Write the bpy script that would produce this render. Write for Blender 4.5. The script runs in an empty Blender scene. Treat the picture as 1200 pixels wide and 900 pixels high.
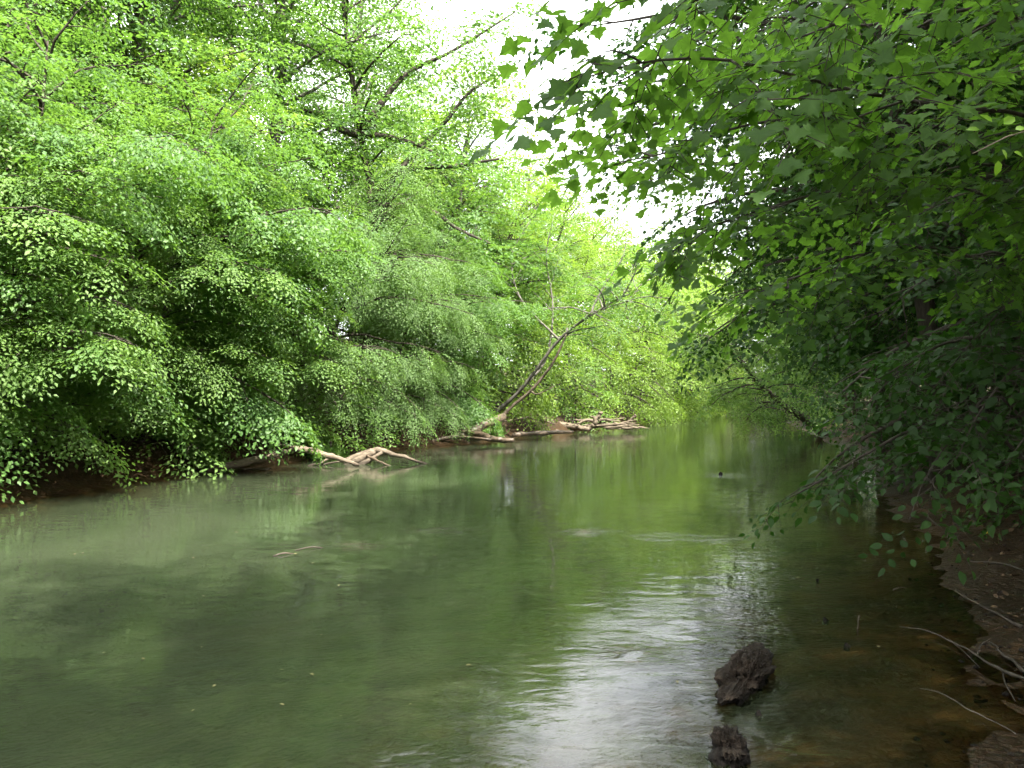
import bpy, math, random
import numpy as np
from mathutils import Vector, Matrix

# ------------------------------------------------------------------ camera, sky, sun, exposure
SC = bpy.context.scene
COL = SC.collection
FPX, CX, CY, HORIZON = 942.0, 600.0, 450.0, 470.0      # pixels of the 1200 x 900 photograph
CAM = np.array([0.0, 0.0, 1.6])
TILT = math.atan((HORIZON - CY) / FPX)

cd = bpy.data.cameras.new('camera'); cam = bpy.data.objects.new('camera', cd); COL.objects.link(cam)
cd.sensor_width = 36.0; cd.lens = 36.0 * FPX / 1200.0
cd.clip_start = 0.05; cd.clip_end = 3000
cam.location = CAM; cam.rotation_euler = (math.pi / 2 + TILT, 0, 0)
SC.camera = cam

SUN_DIR = np.array([0.37, -0.43, 0.825]); SUN_DIR /= np.linalg.norm(SUN_DIR)
SUN_EL = math.asin(SUN_DIR[2]); SUN_AZ = math.atan2(SUN_DIR[0], SUN_DIR[1])
world = bpy.data.worlds.new('World'); SC.world = world; world.use_nodes = True
nt = world.node_tree; nt.nodes.clear()
wo = nt.nodes.new('ShaderNodeOutputWorld'); bg = nt.nodes.new('ShaderNodeBackground')
sky = nt.nodes.new('ShaderNodeTexSky'); sky.sky_type = 'NISHITA'; sky.sun_disc = False
sky.sun_elevation = SUN_EL; sky.sun_rotation = SUN_AZ
sky.air_density = 1.0; sky.dust_density = 4.0; sky.ozone_density = 1.0
hs = nt.nodes.new('ShaderNodeHueSaturation'); hs.inputs['Saturation'].default_value = 0.45
nt.links.new(sky.outputs[0], hs.inputs['Color'])
# thin bright cloud over most of the sky
tcw = nt.nodes.new('ShaderNodeTexCoord'); cn = nt.nodes.new('ShaderNodeTexNoise'); cn.inputs['Scale'].default_value = 2.2; cn.inputs['Detail'].default_value = 5
cr = nt.nodes.new('ShaderNodeValToRGB'); cr.color_ramp.elements[0].position = .3; cr.color_ramp.elements[1].position = .6
cr.color_ramp.elements[0].color = (.35, .35, .35, 1)
cm = nt.nodes.new('ShaderNodeMix'); cm.data_type = 'RGBA'; cc = nt.nodes.new('ShaderNodeValToRGB'); cc.color_ramp.elements[0].position = .38; cc.color_ramp.elements[1].position = .62
cc.color_ramp.elements[0].color = (.32, .34, .37, 1); cc.color_ramp.elements[1].color = (.98, .99, 1, 1)
cv = nt.nodes.new('ShaderNodeVectorMath'); cv.operation = 'SCALE'; cv.inputs['Scale'].default_value = 10.5
cn2 = nt.nodes.new('ShaderNodeTexNoise'); cn2.inputs['Scale'].default_value = 3.1; cn2.inputs['Detail'].default_value = 6
nt.links.new(tcw.outputs['Generated'], cn.inputs[0]); nt.links.new(cn.outputs[0], cr.inputs[0]); nt.links.new(cr.outputs[0], cm.inputs[0])
nt.links.new(tcw.outputs['Generated'], cn2.inputs[0]); nt.links.new(cn2.outputs[0], cc.inputs[0]); nt.links.new(cc.outputs[0], cv.inputs[0]); nt.links.new(cv.outputs[0], cm.inputs[7])
nt.links.new(hs.outputs[0], cm.inputs[6]); nt.links.new(cm.outputs[2], bg.inputs[0]); bg.inputs[1].default_value = 0.15
nt.links.new(bg.outputs[0], wo.inputs[0])

sd = bpy.data.lights.new('sun', 'SUN'); sun = bpy.data.objects.new('sun', sd); COL.objects.link(sun)
sd.energy = 5.0; sd.angle = math.radians(0.6); sd.color = (1.0, 0.95, 0.86)
sun.rotation_euler = Vector(-SUN_DIR).to_track_quat('-Z', 'Y').to_euler()

SC.view_settings.view_transform = 'Standard'; SC.view_settings.look = 'None'
SC.view_settings.exposure = 2.3; SC.view_settings.gamma = 1.0
SC.render.engine = 'CYCLES'
cy = SC.cycles
cy.max_bounces = 5; cy.diffuse_bounces = 3; cy.glossy_bounces = 2; cy.transmission_bounces = 3
cy.use_adaptive_sampling = True; cy.adaptive_threshold = .05; cy.adaptive_min_samples = 16
cy.transparent_max_bounces = 6; cy.caustics_reflective = False; cy.caustics_refractive = False
cy.sample_clamp_indirect = 6.0
cy.use_denoising = True
try:
    cy.denoiser = 'OPENIMAGEDENOISE'; cy.denoising_input_passes = 'RGB_ALBEDO_NORMAL'
except Exception:
    pass

# ------------------------------------------------------------------ helpers
_ct, _st = math.cos(TILT), math.sin(TILT)
def at(px, py, depth):
    """world point seen at a photograph pixel, at distance `depth` along +Y"""
    u = (px - CX) / FPX; v = (CY - py) / FPX
    d = np.array([u, _ct - v * _st, _st + v * _ct])
    return CAM + d * (depth / d[1])
def project(P):
    """world points (n,3) -> pixel x, y, depth"""
    Q = P - CAM
    f = Q[:, 1] * _ct + Q[:, 2] * _st
    v = -Q[:, 1] * _st + Q[:, 2] * _ct
    f2 = np.where(np.abs(f) < 1e-6, 1e-6, f)
    return CX + FPX * Q[:, 0] / f2, CY - FPX * v / f2, f
def on_water(px, py):
    u = (px - CX) / FPX; v = (CY - py) / FPX
    d = np.array([u, _ct - v * _st, _st + v * _ct])
    return CAM + d * (-CAM[2] / d[2])

def nrm(v):
    v = np.asarray(v, float); return v / (np.linalg.norm(v, axis=-1, keepdims=True) + 1e-12)

def vnoise(x, y, seed=0):
    """smooth value noise in -1..1"""
    xi = np.floor(x).astype(np.int64); yi = np.floor(y).astype(np.int64)
    xf = x - xi; yf = y - yi
    def h(a, b):
        n = (a * 374761393 + b * 668265263 + seed * 974711) & 0x7fffffff
        n = ((n ^ (n >> 13)) * 1274126177) & 0x7fffffff
        return ((n ^ (n >> 16)) & 0xffff) / 32767.5 - 1.0
    u = xf * xf * (3 - 2 * xf); v = yf * yf * (3 - 2 * yf)
    return (h(xi, yi) * (1 - u) + h(xi + 1, yi) * u) * (1 - v) + (h(xi, yi + 1) * (1 - u) + h(xi + 1, yi + 1) * u) * v
def fbm(x, y, seed=0, oct=4):
    s = 0.0; a = 0.5
    for i in range(oct):
        s = s + a * vnoise(x * 2 ** i, y * 2 ** i, seed + i * 17); a *= 0.5
    return s
def sstep(a, b, x):
    t = np.clip((x - a) / (b - a), 0, 1); return t * t * (3 - 2 * t)

def mesh_from(name, verts, loops, sizes, mats=(), smooth=False, attrs=None):
    me = bpy.data.meshes.new(name)
    verts = np.ascontiguousarray(verts, np.float32)
    loops = np.ascontiguousarray(loops, np.int32).ravel(); sizes = np.asarray(sizes, np.int32)
    me.vertices.add(len(verts)); me.vertices.foreach_set('co', verts.ravel())
    me.loops.add(len(loops)); me.loops.foreach_set('vertex_index', loops)
    me.polygons.add(len(sizes))
    st = np.zeros(len(sizes), np.int32); st[1:] = np.cumsum(sizes)[:-1]
    me.polygons.foreach_set('loop_start', st)
    if smooth:
        me.polygons.foreach_set('use_smooth', np.ones(len(sizes), bool))
    for m in mats: me.materials.append(m)
    for k, a in (attrs or {}).items():
        at_ = me.attributes.new(k, 'FLOAT', 'POINT'); at_.data.foreach_set('value', np.ascontiguousarray(a, np.float32))
    me.update(calc_edges=True)
    return me
def link(name, data, parent=None, label=None, cat=None, group=None, kind=None):
    o = bpy.data.objects.new(name, data); COL.objects.link(o)
    if parent is not None: o.parent = parent
    if label: o['label'] = label
    if cat: o['category'] = cat
    if group: o['group'] = group
    if kind: o['kind'] = kind
    return o
def copy_tree(root, loc, rz=0.0, scale=1.0, label=None, leaf=None):
    r = root.copy(); COL.objects.link(r)
    r.location = loc; r.rotation_euler = (0, 0, rz); r.scale = (scale, scale, scale)
    if label: r['label'] = label
    for ch in root.children:
        c = ch.copy(); COL.objects.link(c); c.parent = r
        if leaf and ch.name.startswith('crown'):
            c.material_slots[0].link = 'OBJECT'; c.material_slots[0].material = M_LEAF[leaf]
    return r

# ------------------------------------------------------------------ materials
def new_mat(name):
    m = bpy.data.materials.new(name); m.use_nodes = True
    m.node_tree.nodes.clear()
    return m, m.node_tree.nodes, m.node_tree.links
def leaf_mat(name, dark, light, trans, rough=0.42, tmix=0.42, spec=0.45, veins=False):
    m, N, L = new_mat(name)
    out = N.new('ShaderNodeOutputMaterial'); mix = N.new('ShaderNodeMixShader')
    p = N.new('ShaderNodeBsdfPrincipled'); t = N.new('ShaderNodeBsdfTranslucent')
    a = N.new('ShaderNodeAttribute'); a.attribute_name = 'tint'
    r = N.new('ShaderNodeMix'); r.data_type = 'RGBA'
    r.inputs[6].default_value = (*dark, 1); r.inputs[7].default_value = (*light, 1)
    L.new(a.outputs['Fac'], r.inputs[0])
    ve = N.new('ShaderNodeAttribute'); ve.attribute_name = 'vein'; vp = N.new('ShaderNodeMath'); vp.operation = 'POWER'; vp.inputs[1].default_value = 2.5
    vm = N.new('ShaderNodeMath'); vm.operation = 'MULTIPLY_ADD'; vm.inputs[1].default_value = .7; vm.inputs[2].default_value = .85
    vs = N.new('ShaderNodeVectorMath'); vs.operation = 'SCALE'
    L.new(ve.outputs['Fac'], vp.inputs[0]); L.new(vp.outputs[0], vm.inputs[0]); L.new(vm.outputs[0], vs.inputs['Scale']); L.new(r.outputs[2], vs.inputs[0])
    L.new(vs.outputs[0] if veins else r.outputs[2], p.inputs['Base Color'])
    r2 = N.new('ShaderNodeMix'); r2.data_type = 'RGBA'
    r2.inputs[6].default_value = (trans[0] * .75, trans[1] * .8, trans[2] * .7, 1); r2.inputs[7].default_value = (*trans, 1)
    L.new(a.outputs['Fac'], r2.inputs[0])
    vt = N.new('ShaderNodeVectorMath'); vt.operation = 'SCALE'; L.new(r2.outputs[2], vt.inputs[0])
    vq = N.new('ShaderNodeMath'); vq.operation = 'MULTIPLY_ADD'; vq.inputs[1].default_value = -.45; vq.inputs[2].default_value = 1.1
    L.new(vp.outputs[0], vq.inputs[0]); L.new(vq.outputs[0], vt.inputs['Scale'])
    L.new(vt.outputs[0] if veins else r2.outputs[2], t.inputs['Color'])
    p.inputs['Roughness'].default_value = rough; p.inputs['Specular IOR Level'].default_value = spec
    mix.inputs[0].default_value = tmix
    L.new(p.outputs[0], mix.inputs[1]); L.new(t.outputs[0], mix.inputs[2]); L.new(mix.outputs[0], out.inputs[0])
    return m
def wood_mat(name, c1, c2, scale=6.0, rough=0.85, stretch=(1, 1, .18), bump=.6, spec=.2, wet=0):
    m, N, L = new_mat(name)
    out = N.new('ShaderNodeOutputMaterial'); p = N.new('ShaderNodeBsdfPrincipled')
    tc = N.new('ShaderNodeTexCoord'); mp = N.new('ShaderNodeMapping'); mp.inputs['Scale'].default_value = stretch
    n1 = N.new('ShaderNodeTexNoise'); n1.inputs['Scale'].default_value = scale; n1.inputs['Detail'].default_value = 6
    n2 = N.new('ShaderNodeTexNoise'); n2.inputs['Scale'].default_value = scale * 5; n2.inputs['Detail'].default_value = 4
    ramp = N.new('ShaderNodeValToRGB'); ramp.color_ramp.elements[0].color = (*c1, 1); ramp.color_ramp.elements[1].color = (*c2, 1)
    ramp.color_ramp.elements[0].position = .32; ramp.color_ramp.elements[1].position = .68
    mx = N.new('ShaderNodeMath'); mx.operation = 'MULTIPLY_ADD'; mx.inputs[1].default_value = .5; 
    L.new(tc.outputs['Object'], mp.inputs[0]); L.new(mp.outputs[0], n1.inputs[0]); L.new(mp.outputs[0], n2.inputs[0])
    L.new(n2.outputs[0], mx.inputs[0]); 
    h = N.new('ShaderNodeMath'); h.operation = 'MULTIPLY'; h.inputs[1].default_value = .5
    L.new(n1.outputs[0], h.inputs[0]); L.new(h.outputs[0], mx.inputs[2])
    L.new(mx.outputs[0], ramp.inputs[0]); L.new(ramp.outputs[0], p.inputs['Base Color'])
    if wet:   # soaked wood at the waterline
        g = N.new('ShaderNodeNewGeometry'); sz = N.new('ShaderNodeSeparateXYZ'); L.new(g.outputs['Position'], sz.inputs[0])
        wr = N.new('ShaderNodeMapRange'); wr.inputs['From Min'].default_value = wet * .4; wr.inputs['From Max'].default_value = wet; wr.inputs['To Min'].default_value = .3
        L.new(sz.outputs['Z'], wr.inputs[0]); wm = N.new('ShaderNodeMix'); wm.data_type = 'RGBA'; wm.blend_type = 'MULTIPLY'; wm.inputs[0].default_value = 1
        L.new(ramp.outputs[0], wm.inputs[6]); L.new(wr.outputs[0], wm.inputs[7]); L.new(wm.outputs[2], p.inputs['Base Color'])
    b = N.new('ShaderNodeBump'); b.inputs['Strength'].default_value = bump; b.inputs['Distance'].default_value = .03
    L.new(mx.outputs[0], b.inputs['Height']); L.new(b.outputs[0], p.inputs['Normal'])
    p.inputs['Roughness'].default_value = rough; p.inputs['Specular IOR Level'].default_value = spec
    L.new(p.outputs[0], out.inputs[0])
    return m

M_LEAF = {
    'bank':   leaf_mat('leaf_bank',   (.064, .130, .028), (.122, .200, .050), (.20, .36, .045), rough=.55, spec=.3),
    'pale':   leaf_mat('leaf_pale',   (.075, .140, .042), (.135, .215, .075), (.20, .35, .06), rough=.55, spec=.3),
    'tall':   leaf_mat('leaf_tall',   (.048, .110, .025), (.102, .190, .046), (.19, .36, .045), rough=.5, spec=.35),
    'yellow': leaf_mat('leaf_yellow', (.098, .172, .028), (.162, .242, .048), (.28, .45, .042), rough=.5, spec=.35),
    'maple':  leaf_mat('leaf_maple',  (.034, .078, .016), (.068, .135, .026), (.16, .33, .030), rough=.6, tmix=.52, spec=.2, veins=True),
    'dark':   leaf_mat('leaf_shaded',   (.018, .044, .009), (.032, .074, .015), (.045, .13, .012), rough=.5, spec=.2),  # deep shade of the right bank is put into this leaf colour
    'sprig':  leaf_mat('leaf_sprig',  (.11, .22, .015),   (.15, .28, .02),    (.30, .55, .02)),  # sunlit brightness of the sprig is put into its leaf colour
}
BARK_DARK = wood_mat('bark_dark', (.018, .015, .011), (.075, .062, .048))
BARK_GREY = wood_mat('bark_grey', (.05, .046, .038), (.19, .175, .15))
BARK_MID = wood_mat('bark_mid', (.028, .024, .018), (.11, .097, .078))
BARK_TAN = wood_mat('bark_tan', (.09, .07, .045), (.24, .20, .145))
DEADWOOD = wood_mat('deadwood', (.05, .038, .026), (.205, .165, .12), scale=7, rough=.85, stretch=(.3, .3, 1), bump=1.0, wet=.14)
DEADWOOD_WET = wood_mat('deadwood_wet', (.03, .022, .014), (.13, .095, .065), scale=5, rough=.5, spec=.4)
MUD_CLOD = wood_mat('mud_clod', (.006, .0042, .003), (.036, .026, .0175), scale=22, rough=.8, stretch=(1, 1, 1), bump=1.0, spec=.15, wet=.05)

# ------------------------------------------------------------------ river outline and terrain
LEFT = [(-30, -60), (-17, -25), (-12.5, -6), (-10, 3), (-8.6, 8.5), (-8.0, 12.5), (-7.5, 15), (-6.7, 18.2), (-5.6, 21.5),
        (-3.7, 27), (-1.2, 31), (0.9, 35), (4.4, 44), (8.0, 54), (14.5, 73), (20, 86), (30, 96), (50, 104), (90, 110), (200, 120)]
RIGHT = [(200, 104), (90, 96), (52, 90), (34, 82), (25, 72), (20.5, 60), (17.0, 48), (14.3, 38), (10.4, 25), (7.4, 16.5),
         (5.75, 12), (5.0, 9.6), (3.75, 6.6), (2.9, 4.9), (2.25, 3.7), (1.75, 2.7), (.6, 1.0), (-.8, -.6), (-3.5, -6), (-8, -25), (-18, -60)]
POLY = np.array(LEFT + RIGHT, float)
def seg_dist(X, Y, pts):
    d = np.full(X.shape, 1e9)
    for (x0, y0), (x1, y1) in zip(pts[:-1], pts[1:]):
        dx, dy = x1 - x0, y1 - y0
        t = np.clip(((X - x0) * dx + (Y - y0) * dy) / (dx * dx + dy * dy), 0, 1)
        d = np.minimum(d, np.hypot(X - x0 - t * dx, Y - y0 - t * dy))
    return d
def inside(X, Y):
    c = np.zeros(X.shape, bool)
    n = len(POLY); j = n - 1
    for i in range(n):
        xi, yi = POLY[i]; xj, yj = POLY[j]
        if yi != yj:
            c ^= ((yi > Y) != (yj > Y)) & (X < (xj - xi) * (Y - yi) / (yj - yi) + xi)
        j = i
    return c
def height(X, Y):
    X = np.asarray(X, float); Y = np.asarray(Y, float)
    dl = seg_dist(X, Y, LEFT); dr = seg_dist(X, Y, RIGHT)
    ins = inside(X, Y); left = dl < dr
    d = np.minimum(dl, dr); d = np.where(ins, -d, d)
    d = d + .28 * fbm(X * .6, Y * .6, 3) + .10 * fbm(X * 2.6, Y * 2.6, 5) + .07 * fbm(X * 8, Y * 8, 6)
    hl = .75 * sstep(0, 1.0, d) + .45 * sstep(1.0, 4, d) + .30 * np.clip(d - 4, 0, 30) * (1 - .4 * sstep(55, 85, Y))
    hr = .13 * np.clip(d, 0, 1.6) + .55 * sstep(.9, 3.2, d) + .25 * np.clip(d - 3, 0, 16)
    land = np.where(left, hl, hr) + np.clip(d, 0, 1) * (.10 * fbm(X * .9, Y * .9, 9) + .05 * fbm(X * 5, Y * 5, 12))
    bedl = -np.minimum(np.minimum(.35 * np.clip(dl + (-d - np.minimum(dl, dr)) * left, 0, 9), .12 * np.clip(dr + (-d - np.minimum(dl, dr)) * ~left, 0, 99)), 1.1) + .07 * fbm(X * 1.3, Y * 1.3, 21)* np.clip(-d, 0, 1)
    h = np.where(d > 0, land, bedl)
    return h + (.025 * fbm(X * 7, Y * 7, 31) + .05 * fbm(X * 2.7, Y * 2.7, 33)) * np.exp(-np.abs(d) * .5)
def hgt(x, y): return float(height(np.array([x]), np.array([y]))[0])

def graded(lo, hi, c0, c1, fine, growth):
    a = list(np.arange(c0, c1, fine)); s = fine
    while a[-1] < hi: s *= growth; a.append(a[-1] + s)
    b = []; x = c0; s = fine
    while x > lo: s *= growth; x -= s; b.append(x)
    return np.array(b[::-1] + a)
gx = graded(-420, 460, -10, 8, .13, 1.06); gy = graded(-200, 560, 2.5, 16, .13, 1.045)
GX, GY = np.meshgrid(gx, gy)
GZ = height(GX, GY)
def grid_mesh(name, GX, GY, GZ, mats, attrs=None, keep=None):
    ny, nx = GX.shape
    idx = np.arange(nx * ny).reshape(ny, nx)
    q = np.stack([idx[:-1, :-1], idx[:-1, 1:], idx[1:, 1:], idx[1:, :-1]], -1).reshape(-1, 4)
    V = np.stack([GX.ravel(), GY.ravel(), GZ.ravel()], 1)
    if keep is not None:
        k = keep.ravel(); q = q[k[q].any(1)]
        used = np.unique(q); remap = np.zeros(len(V), np.int64); remap[used] = np.arange(len(used))
        q = remap[q]; V = V[used]; attrs = {n: a.ravel()[used] for n, a in (attrs or {}).items()}
    return mesh_from(name, V, q, np.full(len(q), 4), mats, True, {n: a.ravel() for n, a in (attrs or {}).items()})

def ground_mat():
    m, N, L = new_mat('river_soil')
    out = N.new('ShaderNodeOutputMaterial'); p = N.new('ShaderNodeBsdfPrincipled')
    g = N.new('ShaderNodeNewGeometry')
    def noise(s, d=6, dist=0):
        n = N.new('ShaderNodeTexNoise'); n.inputs['Scale'].default_value = s; n.inputs['Detail'].default_value = d
        n.inputs['Distortion'].default_value = dist; L.new(g.outputs['Position'], n.inputs[0]); return n
    def ramp(n, stops):
        r = N.new('ShaderNodeValToRGB'); e = r.color_ramp.elements
        e[0].position, e[0].color = stops[0][0], (*stops[0][1], 1); e[1].position, e[1].color = stops[1][0], (*stops[1][1], 1)
        for s in stops[2:]:
            x = e.new(s[0]); x.color = (*s[1], 1)
        L.new(n.outputs[0], r.inputs[0]); return r
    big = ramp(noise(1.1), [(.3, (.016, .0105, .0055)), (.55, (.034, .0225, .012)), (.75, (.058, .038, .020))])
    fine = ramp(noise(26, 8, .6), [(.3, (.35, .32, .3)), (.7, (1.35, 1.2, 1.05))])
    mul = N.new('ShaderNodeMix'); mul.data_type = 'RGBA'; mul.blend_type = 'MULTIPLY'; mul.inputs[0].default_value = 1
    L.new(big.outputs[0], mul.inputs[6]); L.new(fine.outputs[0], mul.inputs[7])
    # fallen leaves higher up the bank: flecks of voronoi cells
    v = N.new('ShaderNodeTexVoronoi'); v.inputs['Scale'].default_value = 14; L.new(g.outputs['Position'], v.inputs[0])
    lit = N.new('ShaderNodeValToRGB'); e = lit.color_ramp.elements
    e[0].color = (.018, .014, .009, 1); e[1].color = (.065, .047, .029, 1)
    sp = N.new('ShaderNodeSeparateColor'); L.new(v.outputs['Color'], sp.inputs[0]); L.new(sp.outputs[0], lit.inputs[0])
    sep = N.new('ShaderNodeSeparateXYZ'); L.new(g.outputs['Position'], sep.inputs[0])
    mr = N.new('ShaderNodeMapRange'); mr.inputs['From Min'].default_value = .25; mr.inputs['From Max'].default_value = .9
    L.new(sep.outputs['Z'], mr.inputs[0])
    mix = N.new('ShaderNodeMix'); mix.data_type = 'RGBA'; L.new(mr.outputs[0], mix.inputs[0])
    L.new(mul.outputs[2], mix.inputs[6]); L.new(lit.outputs[0], mix.inputs[7])
    # silt and drowned leaves on the bed
    bn = ramp(noise(2.3, 6, .5), [(.38, (.025, .018, .010)), (.52, (.072, .055, .034)), (.7, (.115, .088, .055))])
    bz = N.new('ShaderNodeMapRange'); bz.inputs['From Min'].default_value = -.03; bz.inputs['From Max'].default_value = .0
    bz.inputs['To Min'].default_value = 1; bz.inputs['To Max'].default_value = 0; L.new(sep.outputs['Z'], bz.inputs[0])
    mixb = N.new('ShaderNodeMix'); mixb.data_type = 'RGBA'; L.new(bz.outputs[0], mixb.inputs[0])
    L.new(mix.outputs[2], mixb.inputs[6]); L.new(bn.outputs[0], mixb.inputs[7])
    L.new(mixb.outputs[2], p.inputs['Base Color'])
    # wet near the waterline
    wet = N.new('ShaderNodeMapRange'); wet.inputs['From Min'].default_value = .02; wet.inputs['From Max'].default_value = .22
    wet.inputs['To Min'].default_value = .35; wet.inputs['To Max'].default_value = .9
    L.new(sep.outputs['Z'], wet.inputs[0]); L.new(wet.outputs[0], p.inputs['Roughness'])
    nb = noise(17, 10, .2)
    b = N.new('ShaderNodeBump'); b.inputs['Strength'].default_value = 1.0; b.inputs['Distance'].default_value = .05
    L.new(nb.outputs[0], b.inputs['Height']); L.new(b.outputs[0], p.inputs['Normal'])
    p.inputs['Specular IOR Level'].default_value = .12
    L.new(p.outputs[0], out.inputs[0])
    return m
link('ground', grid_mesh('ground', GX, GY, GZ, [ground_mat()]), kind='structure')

# ------------------------------------------------------------------ water
RIFFLES = [  # photo pixel centre, half length px, half width px, strength
    (385, 640, 70, 5, 1.0), (520, 622, 45, 4, .8), (685, 624, 36, 4, .55), (792, 630, 40, 5, .6), (742, 765, 55, 12, .6),
    (790, 735, 70, 40, .2), (855, 557, 35, 3, .6), (955, 683, 35, 10, .8), (970, 715, 20, 8, .7), (480, 890, 60, 14, .6),
    (800, 870, 150, 60, .10), (930, 880, 50, 20, .8), (330, 555, 60, 3, .5), (700, 520, 80, 3, .5)]
wx = graded(-140, 300, -9, 6, .10, 1.07); wy = graded(-70, 200, 2.8, 14, .07, 1.03)
WX, WY = np.meshgrid(wx, wy)
BED = height(WX, WY)
u_, v_, f_ = project(np.stack([WX.ravel(), WY.ravel(), 0 * WX.ravel()], 1))
rif = np.zeros(WX.size)
for px, py, lx, ly, s in RIFFLES:
    c = on_water(px, py); ex = on_water(px + lx, py)[0] - c[0]; ey = max(.12, abs(on_water(px, py - ly)[1] - c[1]))
    rif = np.maximum(rif, s * np.exp(-((WX.ravel() - c[0]) / ex) ** 2 - ((WY.ravel() - c[1]) / ey) ** 2))
rif = rif.reshape(WX.shape)
def water_mat():
    m, N, L = new_mat('river_water')
    out = N.new('ShaderNodeOutputMaterial')
    g = N.new('ShaderNodeNewGeometry')
    def noise(scale, mp, detail=3, dist=0.0):
        mpn = N.new('ShaderNodeMapping'); mpn.inputs['Scale'].default_value = mp
        mpn.inputs['Rotation'].default_value = (0, 0, math.radians(-14))
        n = N.new('ShaderNodeTexNoise'); n.inputs['Scale'].default_value = scale; n.inputs['Detail'].default_value = detail
        n.inputs['Distortion'].default_value = dist
        L.new(g.outputs['Position'], mpn.inputs[0]); L.new(mpn.outputs[0], n.inputs[0]); return n
    def math_(op, a, b, c=None):
        n = N.new('ShaderNodeMath'); n.operation = op
        for i, x in enumerate((a, b, c)):
            if x is None: continue
            if isinstance(x, (int, float)): n.inputs[i].default_value = x
            else: L.new(x, n.inputs[i])
        return n.outputs[0]
    swell = noise(1.5, (1, 1.7, 1), 2, .5); mid = noise(3.0, (1, 1.9, 1), 2, .7); small = noise(7, (1, 1.5, 1), 3, .9); tiny = noise(22, (1, 1.8, 1), 3, .4)
    patch = noise(.35, (1, .6, 1), 3)
    att = N.new('ShaderNodeAttribute'); att.attribute_name = 'riffle'
    pm = N.new('ShaderNodeMapRange'); pm.inputs['From Min'].default_value = .42; pm.inputs['From Max'].default_value = .68
    pm.inputs['To Min'].default_value = .22; pm.inputs['To Max'].default_value = 1.0; L.new(patch.outputs[0], pm.inputs[0])
    rb = noise(4.0, (.8, 1.8, 1), 4, .9); rm = N.new('ShaderNodeMapRange'); rm.inputs['From Min'].default_value = .47; rm.inputs['From Max'].default_value = .62
    L.new(rb.outputs[0], rm.inputs[0]); broken = math_('MULTIPLY', att.outputs['Fac'], math_('MULTIPLY_ADD', rm.outputs[0], .9, .1))
    amp = math_('MULTIPLY_ADD', broken, 24.0, pm.outputs[0])
    h = math_('MULTIPLY_ADD', mid.outputs[0], .0024, math_('MULTIPLY', swell.outputs[0], .0055))
    h = math_('MULTIPLY_ADD', math_('MULTIPLY', small.outputs[0], .0006), amp, h)
    h = math_('MULTIPLY_ADD', math_('MULTIPLY', tiny.outputs[0], .00032), amp, h)
    b = N.new('ShaderNodeBump'); b.inputs['Strength'].default_value = 1.0; b.inputs['Distance'].default_value = 1.0
    L.new(h, b.inputs['Height'])
    fr = N.new('ShaderNodeFresnel'); fr.inputs['IOR'].default_value = 1.33; L.new(b.outputs[0], fr.inputs['Normal'])
    gl = N.new('ShaderNodeBsdfGlossy'); gl.inputs['Roughness'].default_value = .006; L.new(b.outputs[0], gl.inputs['Normal'])
    tr = N.new('ShaderNodeBsdfTransparent'); tr.inputs['Color'].default_value = (.74, .64, .42, 1)
    df = N.new('ShaderNodeBsdfDiffuse')
    silt = noise(.55, (1, .5, 1), 5, .8)
    sr = N.new('ShaderNodeValToRGB'); e = sr.color_ramp.elements
    e[0].position = .3; e[0].color = (.026, .036, .018, 1); e[1].position = .7; e[1].color = (.042, .053, .029, 1)
    L.new(silt.outputs[0], sr.inputs[0]); L.new(sr.outputs[0], df.inputs['Color'])
    dep = N.new('ShaderNodeAttribute'); dep.attribute_name = 'depth'
    murk = math_('SUBTRACT', 1.0, math_('POWER', 2.718, math_('MULTIPLY', dep.outputs['Fac'], -2.6)))
    m1 = N.new('ShaderNodeMixShader'); L.new(murk, m1.inputs[0]); L.new(tr.outputs[0], m1.inputs[1]); L.new(df.outputs[0], m1.inputs[2])
    m2 = N.new('ShaderNodeMixShader'); L.new(fr.outputs[0], m2.inputs[0]); L.new(m1.outputs[0], m2.inputs[1]); L.new(gl.outputs[0], m2.inputs[2])
    L.new(m2.outputs[0], out.inputs[0])
    return m
link('water', grid_mesh('water', WX, WY, np.zeros(WX.shape), [water_mat()],
     {'depth': np.clip(-BED, 0, 3), 'riffle': rif}, keep=BED < .06), kind='structure')

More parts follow.
